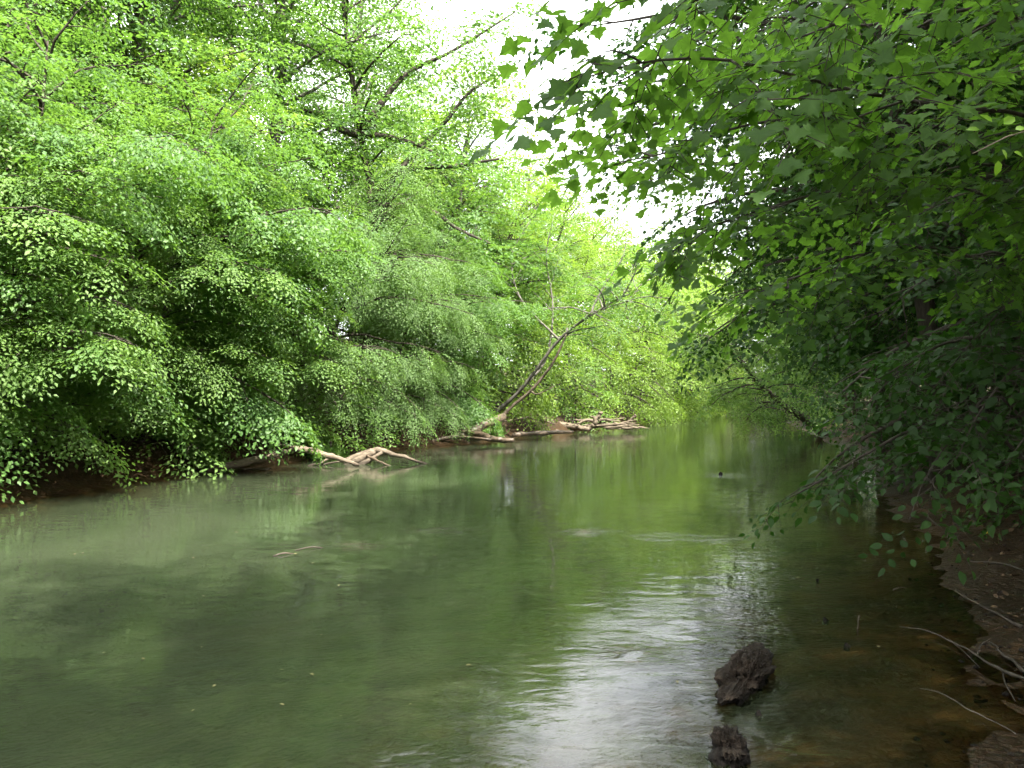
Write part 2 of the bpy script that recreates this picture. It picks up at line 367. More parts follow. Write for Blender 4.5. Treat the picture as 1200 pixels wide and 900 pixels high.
# ------------------------------------------------------------------ wood: tubes
class Wood:
    def __init__(self): self.V = []; self.Q = []; self.n = 0
    def tube(self, pts, rad, sides=7, rough=0.0, rng=None, cap=True):
        pts = np.asarray(pts, float); rad = np.asarray(rad, float)
        k = len(pts)
        t = np.gradient(pts, axis=0); t = nrm(t)
        ref = np.array([0, 0, 1.0]) if abs(t[0][2]) < .9 else np.array([1.0, 0, 0])
        u = nrm(np.cross(ref, t[0])); rings = []
        ang = np.arange(sides) * 2 * math.pi / sides
        for i in range(k):
            u = nrm(u - t[i] * np.dot(u, t[i])); w = np.cross(t[i], u)
            r = rad[i] * (1 + (rough * rng.normal(size=sides) if rough and rng is not None else 0))
            rings.append(pts[i] + (np.cos(ang) * r)[:, None] * u + (np.sin(ang) * r)[:, None] * w)
        V = np.concatenate(rings); b = self.n
        i = np.arange(k - 1)[:, None] * sides; j = np.arange(sides)[None]; j2 = (j + 1) % sides
        q = np.stack([i + j, i + j2, i + sides + j2, i + sides + j], -1).reshape(-1, 4) + b
        self.V.append(V); self.Q.append(q); self.n += len(V)
        if cap:
            for ring, p, flip in ((0, pts[0], True), (k - 1, pts[-1], False)):
                self.V.append(p[None]); c = self.n; self.n += 1
                base = b + ring * sides
                a0 = base + np.arange(sides); a1 = base + (np.arange(sides) + 1) % sides
                tri = np.stack([a1, a0, np.full(sides, c), np.full(sides, c)], -1) if flip else np.stack([a0, a1, np.full(sides, c), np.full(sides, c)], -1)
                self.Q.append(tri)
    def mesh(self, name, mat):
        Q = np.concatenate(self.Q); tri = Q[:, 2] == Q[:, 3]
        loops = np.concatenate([Q[~tri].ravel(), Q[tri][:, :3].ravel()])
        sizes = np.concatenate([np.full((~tri).sum(), 4), np.full(tri.sum(), 3)])
        return mesh_from(name, np.concatenate(self.V), loops, sizes, [mat], True)

def smooth_path(way, n):
    """Catmull-Rom through waypoints"""
    P = np.asarray(way, float); P = np.vstack([2 * P[0] - P[1], P, 2 * P[-1] - P[-2]])
    out = []; m = len(P) - 3
    for s in np.linspace(0, m - 1e-6, n):
        i = int(s); t = s - i; a, b, c, d = P[i:i + 4]
        out.append(.5 * ((2 * b) + (-a + c) * t + (2 * a - 5 * b + 4 * c - d) * t * t + (-a + 3 * b - 3 * c + d) * t ** 3))
    return np.array(out)
def wander(p, d, length, n, rng, wob, curve=(0, 0, 0)):
    pts = [np.array(p, float)]; d = nrm(d); st = length / n
    for i in range(n):
        d = nrm(d + rng.normal(size=3) * wob + np.asarray(curve) / n)
        pts.append(pts[-1] + d * st)
    return np.array(pts)

# ------------------------------------------------------------------ leaves
KITE = (np.array([[0, 0, 0], [.45, .29, .07], [1, 0, -.06], [.45, -.29, .07]]), [(0, 2, 1), (0, 3, 2)])
OVATE = (np.array([[0, 0, 0], [.26, .25, .06], [.62, .25, .05], [1, 0, -.10], [.62, -.25, .05], [.26, -.25, .06], [.5, 0, .02]]),
         [(0, 6, 2, 1), (6, 3, 2), (0, 5, 4, 6), (6, 4, 3)])
def maple_shape(curl=.16, cup=.10):
    half = [(0, .05), (-.09, .33), (.09, .29), (.18, .62), (.30, .53), (.42, .68), (.48, .48), (.54, .37), (.62, .28), (.73, .32), (.79, .22), (.86, .11), (1.06, 0)]
    pts = [(0.02, 0)] + half[:-1] + [half[-1]] + [(x, -y) for x, y in half[:-1][::-1]]
    P = np.array([(x, y, cup * abs(y) - curl * max(0, x - .2) ** 2 - .9 * cup * max(0, abs(y) - .35)) for x, y in pts])
    c = np.array([[.30, 0, -.015]])
    n = len(P)
    return np.vstack([P, c]), [(i, (i + 1) % n, n) for i in range(n)]
MAPLE = maple_shape()
MAPLE_VEIN = np.zeros(len(MAPLE[0])); MAPLE_VEIN[[0, 2, 4, 6, 13, 20, 22, 24]] = 1; MAPLE_VEIN[-1] = 1   # ribs run from the middle to the lobe tips

def leaf_frames(d, nrm_):
    x = nrm(d); y = nrm(np.cross(nrm_, x)); z = np.cross(x, y)
    return np.stack([x, y, z], -1)
def spray(rng, L=.8, leaf=.1, nside=6, width=.45, spacing=.085, droop=.3, jit=.4, hang=.25):
    """one leafy spray in a plane: x forward, z up -> leaf origins, frames scaled by leaf length, twig polylines"""
    tw = [(np.zeros(3), np.array([1.0, 0, 0]), L)]
    for i in range(nside):
        s = .12 + .8 * i / nside; a = math.radians(rng.uniform(38, 62)) * (1 if i % 2 else -1)
        tw.append((np.array([s * L, 0, 0]), np.array([math.cos(a), math.sin(a), rng.normal() * .12]), width * L * (1.05 - .55 * s) * rng.uniform(.75, 1.2)))
    pos, dr, lines = [], [], []
    for p, d, l in tw:
        n = max(2, int(l / spacing)); sgn = 1
        lines.append(np.array([p, p + d * l * .5, p + d * l]))
        for k in range(1, n + 1):
            q = p + d * l * (k / n) * rng.uniform(.93, 1.05)
            a = math.radians(rng.uniform(25, 75)) * sgn if k < n else rng.normal() * .2
            sgn = -sgn
            c, s_ = math.cos(a), math.sin(a)
            pos.append(q); dr.append((d[0] * c - d[1] * s_, d[0] * s_ + d[1] * c, d[2] - hang + rng.normal() * .2))
    pos = np.array(pos); dr = np.array(dr)
    up = nrm(np.array([0, 0, 1.0]) + rng.normal(size=(len(pos), 3)) * jit)
    R = leaf_frames(dr, up) * (leaf * rng.uniform(.7, 1.2, size=(len(pos), 1, 1)))
    def dro(p): p = p.copy(); p[:, 2] -= droop * (p[:, 0] ** 2 + .6 * p[:, 1] ** 2) / L; return p
    return dro(pos), R, [dro(l) for l in lines]

class Crown:
    """collects sprays; becomes one foliage mesh, and optionally single leaf objects for the largest leaves in view"""
    def __init__(self, seed, **kw):
        self.rng = np.random.default_rng(seed); self.T = [spray(self.rng, **kw) for _ in range(6)]
        self.P = []; self.R = []; self.t = []; self.L = kw.get('L', .8)
    def add(self, p, d, up=None, scale=1.0, wood=None, twig=.004):
        r = self.rng
        up = np.array([0, 0, 1.0]) + r.normal(size=3) * .22 if up is None else up
        F = leaf_frames(np.asarray(d, float)[None], np.asarray(up)[None])[0]
        s = scale * r.uniform(.8, 1.2); a, b, ln = self.T[r.integers(len(self.T))]
        self.P.append(p + (a * s) @ F.T); self.R.append(np.einsum('ij,njk->nik', F, b) * s)
        self.t.append(np.clip(.5 + r.normal() * .22 + r.normal(size=len(a)) * .18, 0, 1))
        if wood is not None:
            for l in ln[:1] if twig < .004 else ln:
                wood.tube(p + (l * s) @ F.T, [twig, twig * .7, twig * .3], 3, cap=False)
    def arrays(self): return np.concatenate(self.P), np.concatenate(self.R), np.concatenate(self.t)
def foliage_mesh(name, P, R, t, shape, mat):
    U, faces = shape
    V = (np.einsum('nij,kj->nki', R, U) + P[:, None, :]).reshape(-1, 3)
    k = len(U); n = len(P); off = (np.arange(n) * k)[:, None]
    loops = []; sizes = []
    fl = np.array([i for f in faces for i in f]); fs = np.array([len(f) for f in faces])
    loops = (off + fl[None]).ravel(); sizes = np.tile(fs, n)
    at_ = {'tint': np.repeat(t, k)}
    if k == len(MAPLE[0]): at_['vein'] = np.tile(MAPLE_VEIN, n)
    return mesh_from(name, V, loops, sizes, [mat], False, at_)
LEAF_CACHE = {}
def leaf_data(shape_name, shape, mat):
    key = (shape_name, mat.name)
    if key not in LEAF_CACHE:
        LEAF_CACHE[key] = [foliage_mesh('leaf', np.zeros((1, 3)), np.eye(3)[None], np.array([v]), maple_shape(cu, cp) if shape_name == 'maple' else shape, mat)
                           for v, cu, cp in ((.1, .5, .25), (.3, .1, .12), (.5, .35, -.15), (.7, .2, .3), (.9, .6, .05))]
    return LEAF_CACHE[key]
def finish_crown(root, crown, shape_name, shape, mat, singles=0, far_shape=None, min_px=7):
    P, R, t = crown.arrays()
    if singles:
        off = np.array(root.location)
        W = P + off; sx, sy, f = project(W); size = np.linalg.norm(R[:, :, 0], axis=1)
        px = size * FPX / np.maximum(f, .1)
        ok = (f > .5) & (sx > -10) & (sx < 1210) & (sy > -10) & (sy < 910) & (px > min_px)
        cand = np.where(ok)[0]; cand = cand[np.argsort(-px[cand])][:singles]
        data = leaf_data(shape_name, shape, mat)
        for i in cand:
            o = bpy.data.objects.new('leaf', data[min(4, int(t[i] * 5))]); COL.objects.link(o); o.parent = root
            M = Matrix.Identity(4)
            for a in range(3):
                for b in range(3): M[a][b] = R[i, a, b]
                M[a][3] = P[i, a]
            o.matrix_local = M
        rest = np.ones(len(P), bool); rest[cand] = False
        P, R, t = P[rest], R[rest], t[rest]
    if len(P):
        link('crown', foliage_mesh('crown', P, R, t, far_shape or shape, mat), root, kind='stuff')
    return len(P)

# ------------------------------------------------------------------ trees
def clothe(limb, crown, wood, rng, dens=1.0, start=.22, sub_len=.45, sag=-.35, spray_gap=.3, sides=4, twig=None, r_end=.012, scale=1.0, flat=.25, fall=.1):
    """side branches and leaf sprays along one limb polyline"""
    seg = np.linalg.norm(np.diff(limb, axis=0), axis=1); cum = np.concatenate([[0], np.cumsum(seg)]); L = cum[-1]
    def on(s):
        i = min(np.searchsorted(cum, s * L, side='right') - 1, len(seg) - 1); i = max(i, 0)
        return limb[i] + (limb[i + 1] - limb[i]) * ((s * L - cum[i]) / seg[i]), nrm(limb[i + 1] - limb[i])
    n = max(3, int(L * (1 - start) / .42 * dens)); sgn = 1
    for k in range(n):
        s = start + (1 - start) * (k + rng.uniform(0, .8)) / n; s = min(s, .995)
        p, t = on(s)
        side = nrm(np.cross(t, [0, 0, 1.0]) + 1e-6) * sgn; sgn = -sgn
        a = math.radians(rng.uniform(35, 68))
        d = nrm(t * math.cos(a) + side * math.sin(a) + np.array([0, 0, rng.normal() * flat + .06]))
        l = max(.35, sub_len * L * (1.08 - .75 * s) * rng.uniform(.65, 1.25))
        sub = wander(p, d, l, 4, rng, .09, (0, 0, sag))
        if wood is not None: wood.tube(sub, np.linspace(r_end + .004 * l, r_end * .4, 5), sides, cap=False)
        m = max(1, int(l / spray_gap)); sg = 1
        for j in range(m + 1):
            q = (j + .35) / (m + .35) if m else 1; q = min(q, .999)
            i = min(int(q * 4), 3); pp = sub[i] + (sub[i + 1] - sub[i]) * (q * 4 - i); tt = nrm(sub[i + 1] - sub[i])
            sd = nrm(np.cross(tt, [0, 0, 1.0]) + 1e-6) * sg; sg = -sg
            aa = math.radians(rng.uniform(15, 55)) if j < m else 0
            dd = nrm(tt * math.cos(aa) + sd * math.sin(aa) + np.array([0, 0, rng.normal() * .12 - fall]))
            crown.add(pp, dd, scale=scale, wood=wood if twig else None, twig=twig or .004)
    p, t = on(.999); crown.add(p, t, scale=scale)

def tree_parts(seed, H, r0=.18, lean=(0, 0), h0=.2, nlimb=26, limb=3.6, el0=.15, el1=1.0, droop=-.9, bias=(0, 0), crown_kw=None,
               trunk=None, dens=1.0, top=.45, hand=(), sub_len=.45, spray_gap=.3, twig=None, sides=9, sag=-.35, flat=.25, scale=1.0, belly=.5, fall=.1):
    rng = np.random.default_rng(seed); W = Wood(); C = Crown(seed + 1, **(crown_kw or {}))
    if trunk is None:
        k = 14; s = np.linspace(0, 1, k)
        wob = np.cumsum(rng.normal(size=(k, 2)) * .05 * H / 14, axis=0); wob -= wob[0]
        trunk = np.stack([lean[0] * s ** 1.3 + wob[:, 0] * .6, lean[1] * s ** 1.3 + wob[:, 1] * .6, H * s - .3 * (1 - s)], 1)
    else:
        k = len(trunk); s = np.linspace(0, 1, k)
    rad = r0 * (1 - .86 * s) + r0 * .45 * np.exp(-s * 16)
    W.tube(trunk, rad, sides, .05, rng)
    b = np.array([bias[0], bias[1]])
    for i in range(nlimb):
        t = h0 + (1 - h0) * ((i + rng.uniform(0, 1)) / nlimb) ** .95; t = min(t, .985)
        f = t * (k - 1); i0 = int(f); p = trunk[i0] + (trunk[min(i0 + 1, k - 1)] - trunk[i0]) * (f - i0)
        a = i * 2.39996 + rng.normal() * .35
        h = nrm(np.array([math.cos(a), math.sin(a)]) + b)
        u = (t - h0) / (1 - h0); el = el0 + (el1 - el0) * u + rng.normal() * .12
        prof = top + (1 - top) * (1 - abs(u - belly) / max(belly, 1 - belly)) if u > belly else .75 + .25 * u / belly
        ext = 1 + .6 * float(np.dot(h, b)) if np.any(b) else 1.0
        l = limb * prof * max(.5, ext) * rng.uniform(.8, 1.15)
        d = np.array([h[0] * math.cos(el), h[1] * math.cos(el), math.sin(el)])
        pts = wander(p, d, l, 7, rng, .11, (0, 0, droop * (1 - .5 * u)))
        rb = min(r0 * .5, .014 + .016 * l) * (1 - .4 * u)
        W.tube(pts, np.linspace(rb, .012, 8), 6, cap=False)
        clothe(pts, C, W, rng, dens, sub_len=sub_len, spray_gap=spray_gap, twig=twig, sag=sag, flat=flat, scale=scale, fall=fall)
    for way, ra, rb, leafy in hand:
        pts = smooth_path(way, 14); W.tube(pts, np.linspace(ra, rb, 14), 8, .04, rng)
        if leafy: clothe(pts, C, W, rng, leafy, start=.3, sub_len=sub_len, spray_gap=spray_gap, sag=sag, flat=flat, scale=scale)
    return W, C
def plant(name, label, cat, loc, W, C, bark, leafmat, shape=('kite', KITE), group=None, singles=0, wood_name='trunk', far_shape=None):
    root = link(name, None, label=label, cat=cat, group=group); root.location = loc; root.empty_display_size = .3
    link(wood_name, W.mesh(wood_name, bark), root)
    finish_crown(root, C, shape[0], shape[1], leafmat, singles, far_shape)
    return root

NEAR = dict(L=.85, leaf=.125, nside=7, width=.5, spacing=.10, droop=.35)
BANK = dict(L=.85, leaf=.108, nside=8, width=.55, spacing=.080, droop=.30, jit=.24, hang=.3)
BANK2 = dict(L=.95, leaf=.118, nside=8, width=.55, spacing=.088, droop=.35, jit=.28, hang=.35)
FEATHER = dict(L=1.1, leaf=.082, nside=10, width=.42, spacing=.062, droop=.55, hang=.4, jit=.26)
TALL = dict(L=1.15, leaf=.16, nside=6, width=.5, spacing=.135, droop=.25, jit=.55)
FAR = dict(L=1.35, leaf=.21, nside=6, width=.5, spacing=.17, droop=.4, jit=.5)

def gz(x, y, dz=-.05): return (x, y, hgt(x, y) + dz)

# ---- left bank, front row ------------------------------------------------
def left_bank():
    # A: broad bank trees leaning out over the water
    W, C = tree_parts(11, 6.6, .13, (1.6, -.6), .14, 24, 3.9, .25, .9, -.95, (.55, -.35), BANK, dens=1.25, sag=-.35, flat=.10, fall=.28, spray_gap=.27)
    A = plant('bank_tree', 'bushy pale green tree drooping to the water at the left edge of the picture', 'tree', gz(-9.6, 13.6), W, C, BARK_DARK, M_LEAF['bank']); A.scale = (.74,) * 3
    W, C = tree_parts(12, 9.0, .14, (1.8, -.4), .19, 24, 3.6, .2, .8, -.8, (.6, -.3), BANK2, dens=1.25, sag=-.35, flat=.10, fall=.28, spray_gap=.27)
    B = plant('bank_tree', 'bank tree whose low lit boughs hang over the long fallen log', 'tree', gz(-8.0, 20.0), W, C, BARK_DARK, M_LEAF['tall']); B.scale = (.72,) * 3
    W, C = tree_parts(13, 7.8, .13, (2.4, -.7), .14, 26, 4.0, .25, .9, -1.1, (.6, -.3), FEATHER, dens=1.1, sag=-.6, spray_gap=.32, flat=.12, fall=.35)
    Cc = plant('bank_tree', 'feathery fine leaved tree with layered drooping sprays above the forked driftwood log', 'tree', gz(-6.2, 24.6), W, C, BARK_DARK, M_LEAF['pale']); Cc.scale = (.84,) * 3
    copy_tree(A, gz(-8.9, 16.6), .5, .74, 'bank tree with dark hollow beneath it right of the left edge tree')
    copy_tree(Cc, gz(-4.6, 28.8), -.25, .72, 'fine leaved bank tree between the feathery tree and the leaning trunks')
    copy_tree(A, gz(-10.6, 10.2), -.4, .8, 'bank tree cut off by the left edge of the picture')
    copy_tree(B, gz(-9.3, 15.0), -.5, .8, 'low drooping bank tree filling the dark hollow at the left')
    copy_tree(B, gz(-8.3, 18.0), .7, .85, 'bank tree behind the root end of the long fallen log')
    copy_tree(A, gz(-7.6, 22.4), -.3, .74, 'bank tree rising between the long log and the feathery tree')
    copy_tree(Cc, gz(-6.4, 27.6), .5, .74, 'fine leaved tree just behind the feathery bank tree')
    copy_tree(B, gz(-3.6, 31.4), .2, .75, 'bank tree just left of the leaning trunks')
    # second row of saplings that closes the trunk zone
    for x, y, rz, s, src, lab in [(-12.2, 15.6, 1.2, .9, B, 'sapling deep in the shade behind the left edge trees'), (-11.2, 18.8, 2.0, 1.35, A, 'leafy sapling behind the bank trees left of the long log'),
                             (-10.2, 22.5, 3.1, .9, B, 'leafy sapling up the bank behind the long fallen log'), (-9.0, 26.0, 4.2, 1.2, A, 'leafy sapling up the bank behind the feathery tree'),
                             (-7.0, 31.5, 5.0, .95, B, 'leafy sapling up the bank below the curved boughs'), (-5.0, 35.5, .8, 1.3, A, 'leafy sapling up the bank behind the leaning trunks'),
                             (-14.5, 21.5, 3.8, 1.45, A, 'background sapling high on the left slope'), (-13.0, 27.5, .1, 1.05, B, 'background sapling in the middle of the left slope'),
                             (-10.5, 32.5, 2.7, 1.3, A, 'background sapling on the left slope below the curved boughs'),
                             (-8.3, 35.5, 1.7, 1.1, B, 'leafy sapling showing between the feathery trees'), (-11.0, 43, 3.3, 1.6, A, 'sapling far up the left slope behind the feathery trees'), (-7.2, 40.5, .3, 1.1, B, 'sapling behind the tree with the curved boughs'),
                             (-2.8, 43.2, 4.6, 1.5, A, 'sapling closing the gap left of the leaning trunks'), (-4.6, 40, 5.7, 1.1, B, 'sapling in the gap behind the feet of the leaning trunks')]:
        copy_tree(src, gz(x, y), rz, s, lab, 'yellow' if x in (-11.2, -9.0) else 'tall' if src is A else None)
    # tall trees behind
    W, C = tree_parts(21, 19, .30, (1.2, 0), .22, 40, 4.6, .35, 1.1, -.5, (.25, -.2), TALL, dens=.85)
    T1 = plant('forest_tree', 'tall tree with dark straight trunk at the left edge of the picture', 'tree', gz(-12.3, 19.8), W, C, BARK_DARK, M_LEAF['tall'])
    W, C = tree_parts(22, 21, .32, (1.5, -.5), .30, 40, 4.8, .4, 1.1, -.5, (.2, -.2), TALL, dens=.85)
    T2 = plant('forest_tree', 'tall tree with forked grey trunk showing through the upper left foliage', 'tree', gz(-9.4, 29.5), W, C, BARK_GREY, M_LEAF['tall'])
    i = 0
    spots = [(-12.6, 25, .4, .95, T2), (-16.5, 22, 1.9, 1.05, T1), (-15.5, 30, 2.6, 1.05, T1), (-20, 27, 4.0, 1.1, T2), (-11.5, 35, 3.3, 1.0, T1),
             (-18.5, 37, 5.0, 1.15, T2), (-25, 34, .9, 1.2, T1), (-17.5, 15.5, 4.4, 1.0, T2), (-23, 20, 2.2, 1.1, T1), (-14, 44, 1.2, 1.15, T2), (-24, 45, 3.0, 1.2, T1),
             (-30, 28, 5.5, 1.2, T2), (-7.2, 36.5, 2.0, .95, T2), (-10.6, 22.4, 5.2, .95, T1), (-14.6, 17.2, 2.9, .95, T2)]
    for x, y, rz, s, src in spots:
        o = copy_tree(src, gz(x, y), rz, s, 'tall leafy tree in the forest behind the left bank')
        o['group'] = 'forest trees behind the left bank'
    # low shrubs along the waterline
    W, C = tree_parts(31, 2.2, .04, (.5, -.2), .05, 16, 1.5, .3, 1.0, -.8, (.3, -.2), NEAR, dens=1.3, sides=6, sub_len=.5)
    S = plant('bank_shrub', 'low green shrub on the bank behind the long fallen log', 'shrub', gz(-8.0, 17.5), W, C, BARK_DARK, M_LEAF['bank'])
    for (x, y, rz, s, lab) in [(-5.3, 23.2, 1.0, .9, 'low shrub with grassy foot on the bank behind the forked driftwood log'),
                               (-9.5, 15.2, 2.0, 1.2, 'dark shrub under the left edge trees near the water'), (-8.9, 12.6, 3.0, 1.0, 'low shrub on the mud at the left edge of the picture'),
                               (-8.5, 14.4, 5.2, .8, 'small shrub by the water under the left trees'),
                               (-2.2, 32.6, 4.0, 1.0, 'shrub on the bank beside the foot of the leaning trunks'),
                               (3.4, 43.2, 5.0, 1.3, 'round shrub behind the driftwood pile on the left bank')]:
        copy_tree(S, gz(x, y), rz, s, lab)
    return A, B, Cc, T1, T2, S
A_, B_, C_, T1_, T2_, S_ = left_bank()

# ---- the tree with the curved bough, and the leaning trunks ---------------
def bough_tree():
    base = np.array(gz(-5.6, 30.2)); o = lambda px, py, d: at(px, py, d) - base
    tr = smooth_path([(0, 0, -.2), o(428, 400, 30), o(424, 300, 29.4), o(436, 236, 29), o(418, 130, 29), o(402, 0, 29), o(392, -120, 29)], 16)
    hand = [([o(437, 240, 29), o(452, 212, 28.6), o(488, 197, 28.2), o(530, 195, 27.8), o(585, 186, 27.2)], .17, .04, .55),
            ([o(428, 160, 29), o(400, 152, 28.6), o(375, 134, 28.2), o(350, 128, 28)], .16, .06, .25),
            ([o(420, 158, 28.9), o(452, 160, 28.4), o(490, 170, 28), o(520, 185, 27.6)], .14, .03, .3),
            ([o(436, 236, 29), o(480, 186, 29.4), o(520, 145, 29.6), o(548, 110, 29.8), o(575, 92, 30)], .12, .03, 1.0),
            ([o(425, 150, 29), o(475, 88, 29.2), o(530, 60, 29.2), o(604, 14, 29)], .13, .03, 1.1),
            ([o(440, 240, 29), o(498, 244, 28.4), o(536, 268, 28), o(578, 287, 27.6)], .12, .03, .3)]
    W, C = tree_parts(41, 17, .27, (0, 0), .56, 20, 3.6, .3, 1.0, -.4, (0, 0), TALL, trunk=tr, dens=.8, hand=hand)
    plant('forest_tree', 'big tree with dark curved boughs reaching right into the sky gap', 'tree', base, W, C, BARK_DARK, M_LEAF['tall'])
def leaning_tree():
    base = at(562, 494, 34); base[2] = hgt(base[0], base[1]); o = lambda px, py, d: at(px, py, d) - base
    tr = smooth_path([(-.2, .1, -.3), o(580, 484, 33.8), o(612, 455, 33.2), o(655, 398, 32.4), o(692, 370, 31.8), o(725, 350, 31.4), o(750, 340, 31.2)], 18)
    hand = [([o(612, 455, 33.2), o(640, 420, 33.6), o(648, 360, 34), o(640, 300, 34.3), o(650, 250, 34.5)], .06, .02, 1.2),
            ([o(690, 372, 31.8), o(705, 340, 32.2), o(730, 300, 32.5), o(735, 268, 32.8)], .045, .015, 1.2),
            ([o(655, 398, 32.4), o(610, 350, 33), o(600, 300, 33.4), o(620, 260, 33.6)], .045, .015, 1.2)]
    W, C = tree_parts(42, 9, .105, (0, 0), .5, 15, 2.6, .5, .9, -.7, (.2, 0), dict(NEAR, leaf=.13), trunk=tr, dens=.9, hand=hand, sag=-.4)
    plant('leaning_tree', 'slender dark trunk leaning far out over the river from the left bank', 'tree', base, W, C, BARK_GREY, M_LEAF['tall'])
    # pale dead stem beside it
    b2 = at(575, 500, 33); b2[2] = hgt(b2[0], b2[1]); W = Wood(); q = lambda px, py, d: at(px, py, d) - b2
    W.tube(smooth_path([(0, 0, -.2), q(598, 478, 32.8), q(622, 458, 32.5), q(645, 430, 32.2), q(658, 405, 32), q(664, 392, 31.9)], 14), np.linspace(.085, .035, 14), 8, .06, np.random.default_rng(5))
    W.tube(smooth_path([q(622, 458, 32.5), q(630, 462, 32.3), q(650, 452, 32.1)], 6), np.linspace(.05, .015, 6), 6)
    ob = link('dead_trunk', W.mesh('dead_trunk', DEADWOOD), None, 'pale bare dead stem leaning beside the dark leaning trunk', 'dead tree'); ob.location = b2
bough_tree(); leaning_tree()

# ---- left bank, further along, and the far bend ---------------------------
def far_left():
    W, C = tree_parts(51, 11, .17, (2.0, -.8), .08, 32, 4.0, .1, .9, -1.0, (.5, -.35), dict(FAR, leaf=.16, L=1.15, spacing=.135), dens=.75, sag=-.5)
    a = plant('bank_tree', 'bright yellow green tree overhanging the driftwood pile', 'tree', gz(1.0, 46.0), W, C, BARK_DARK, M_LEAF['yellow'])
    W, C = tree_parts(52, 18, .26, (1.5, -.5), .12, 36, 4.8, .3, 1.0, -.5, (.2, -.2), FAR, dens=.72)
    b = plant('forest_tree', 'tall bright tree standing behind the leaning trunks', 'tree', gz(-3.2, 38), W, C, BARK_GREY, M_LEAF['yellow']); b.scale = (.85,) * 3
    labs = ['pale bank tree drooping to the water just beyond the driftwood pile', 'bank tree at the far bend of the river, left side',
            'bank tree closing the view at the river bend', 'bank tree behind the leaning trunks']
    for (x, y, rz, s), lab in zip([(6.4, 54, .2, 1.0), (12, 70, -.2, 1.2), (20, 90, -.6, 1.3), (-1.6, 36.5, .3, .8)], labs):
        copy_tree(a, gz(x, y), rz, s, lab)
    for x, y, rz, s, lab in [(-1.6, 40.4, .4, .85, 'bank tree rising behind the flat log beyond the leaning trunks'), (3.0, 50.6, .1, .95, 'bank tree directly behind the right end of the driftwood pile'),
                             (8.8, 60, -.1, 1.0, 'bank tree halfway between the driftwood pile and the far bend'), (10.2, 65, .5, 1.1, 'rounded bank tree before the far bend'), (15.4, 78, -.3, 1.2, 'bank tree at the start of the far bend'),
                             (17.6, 83.5, -.5, 1.2, 'low bank tree in the middle of the far bend'), (24.2, 93.5, -.8, 1.3, 'bank tree at the end of the visible water'), (33, 100, -1.0, 1.35, 'tree on the bank just past the end of the visible water')]:
        copy_tree(a, gz(x, y), rz, s, lab)
    for x, y, rz, s in [(0.2, 47, 1.2, .80), (4.2, 58.5, 2.2, .78), (8.5, 70, 3.4, .8), (13, 82, 4.1, .85), (20, 97, .7, .95), (29, 104, 1.7, 1.0), (40, 108, 5.0, 1.0), (2.2, 52.5, 4.4, .76), (6.5, 65, .2, .78), (10.5, 76, 5.6, .8), (17, 90, 2.6, .9), (24, 101, 4.2, .95),
                        (-5, 46, 2.9, .9), (-6, 58, 4.8, .95), (-1, 70, .3, .8), (3, 86, 1.4, .8), (11, 100, 3.9, 1.1), (26, 116, 2.0, 1.1), (52, 114, .2, 1.1)]:
        o = copy_tree(b, gz(x, y), rz, s, 'tall sunlit tree in the forest along the far left bank'); o['group'] = 'forest trees along the far left bank'
    for x, y, rz, s in [(28, 97.5, -.8, 1.3), (38, 102, -1.2, 1.3)]:
        o = copy_tree(a, gz(x, y), rz, s, 'low drooping tree on the bank past the far bend'); o['group'] = 'low trees past the far bend'
    return a, b
a_, b_ = far_left()

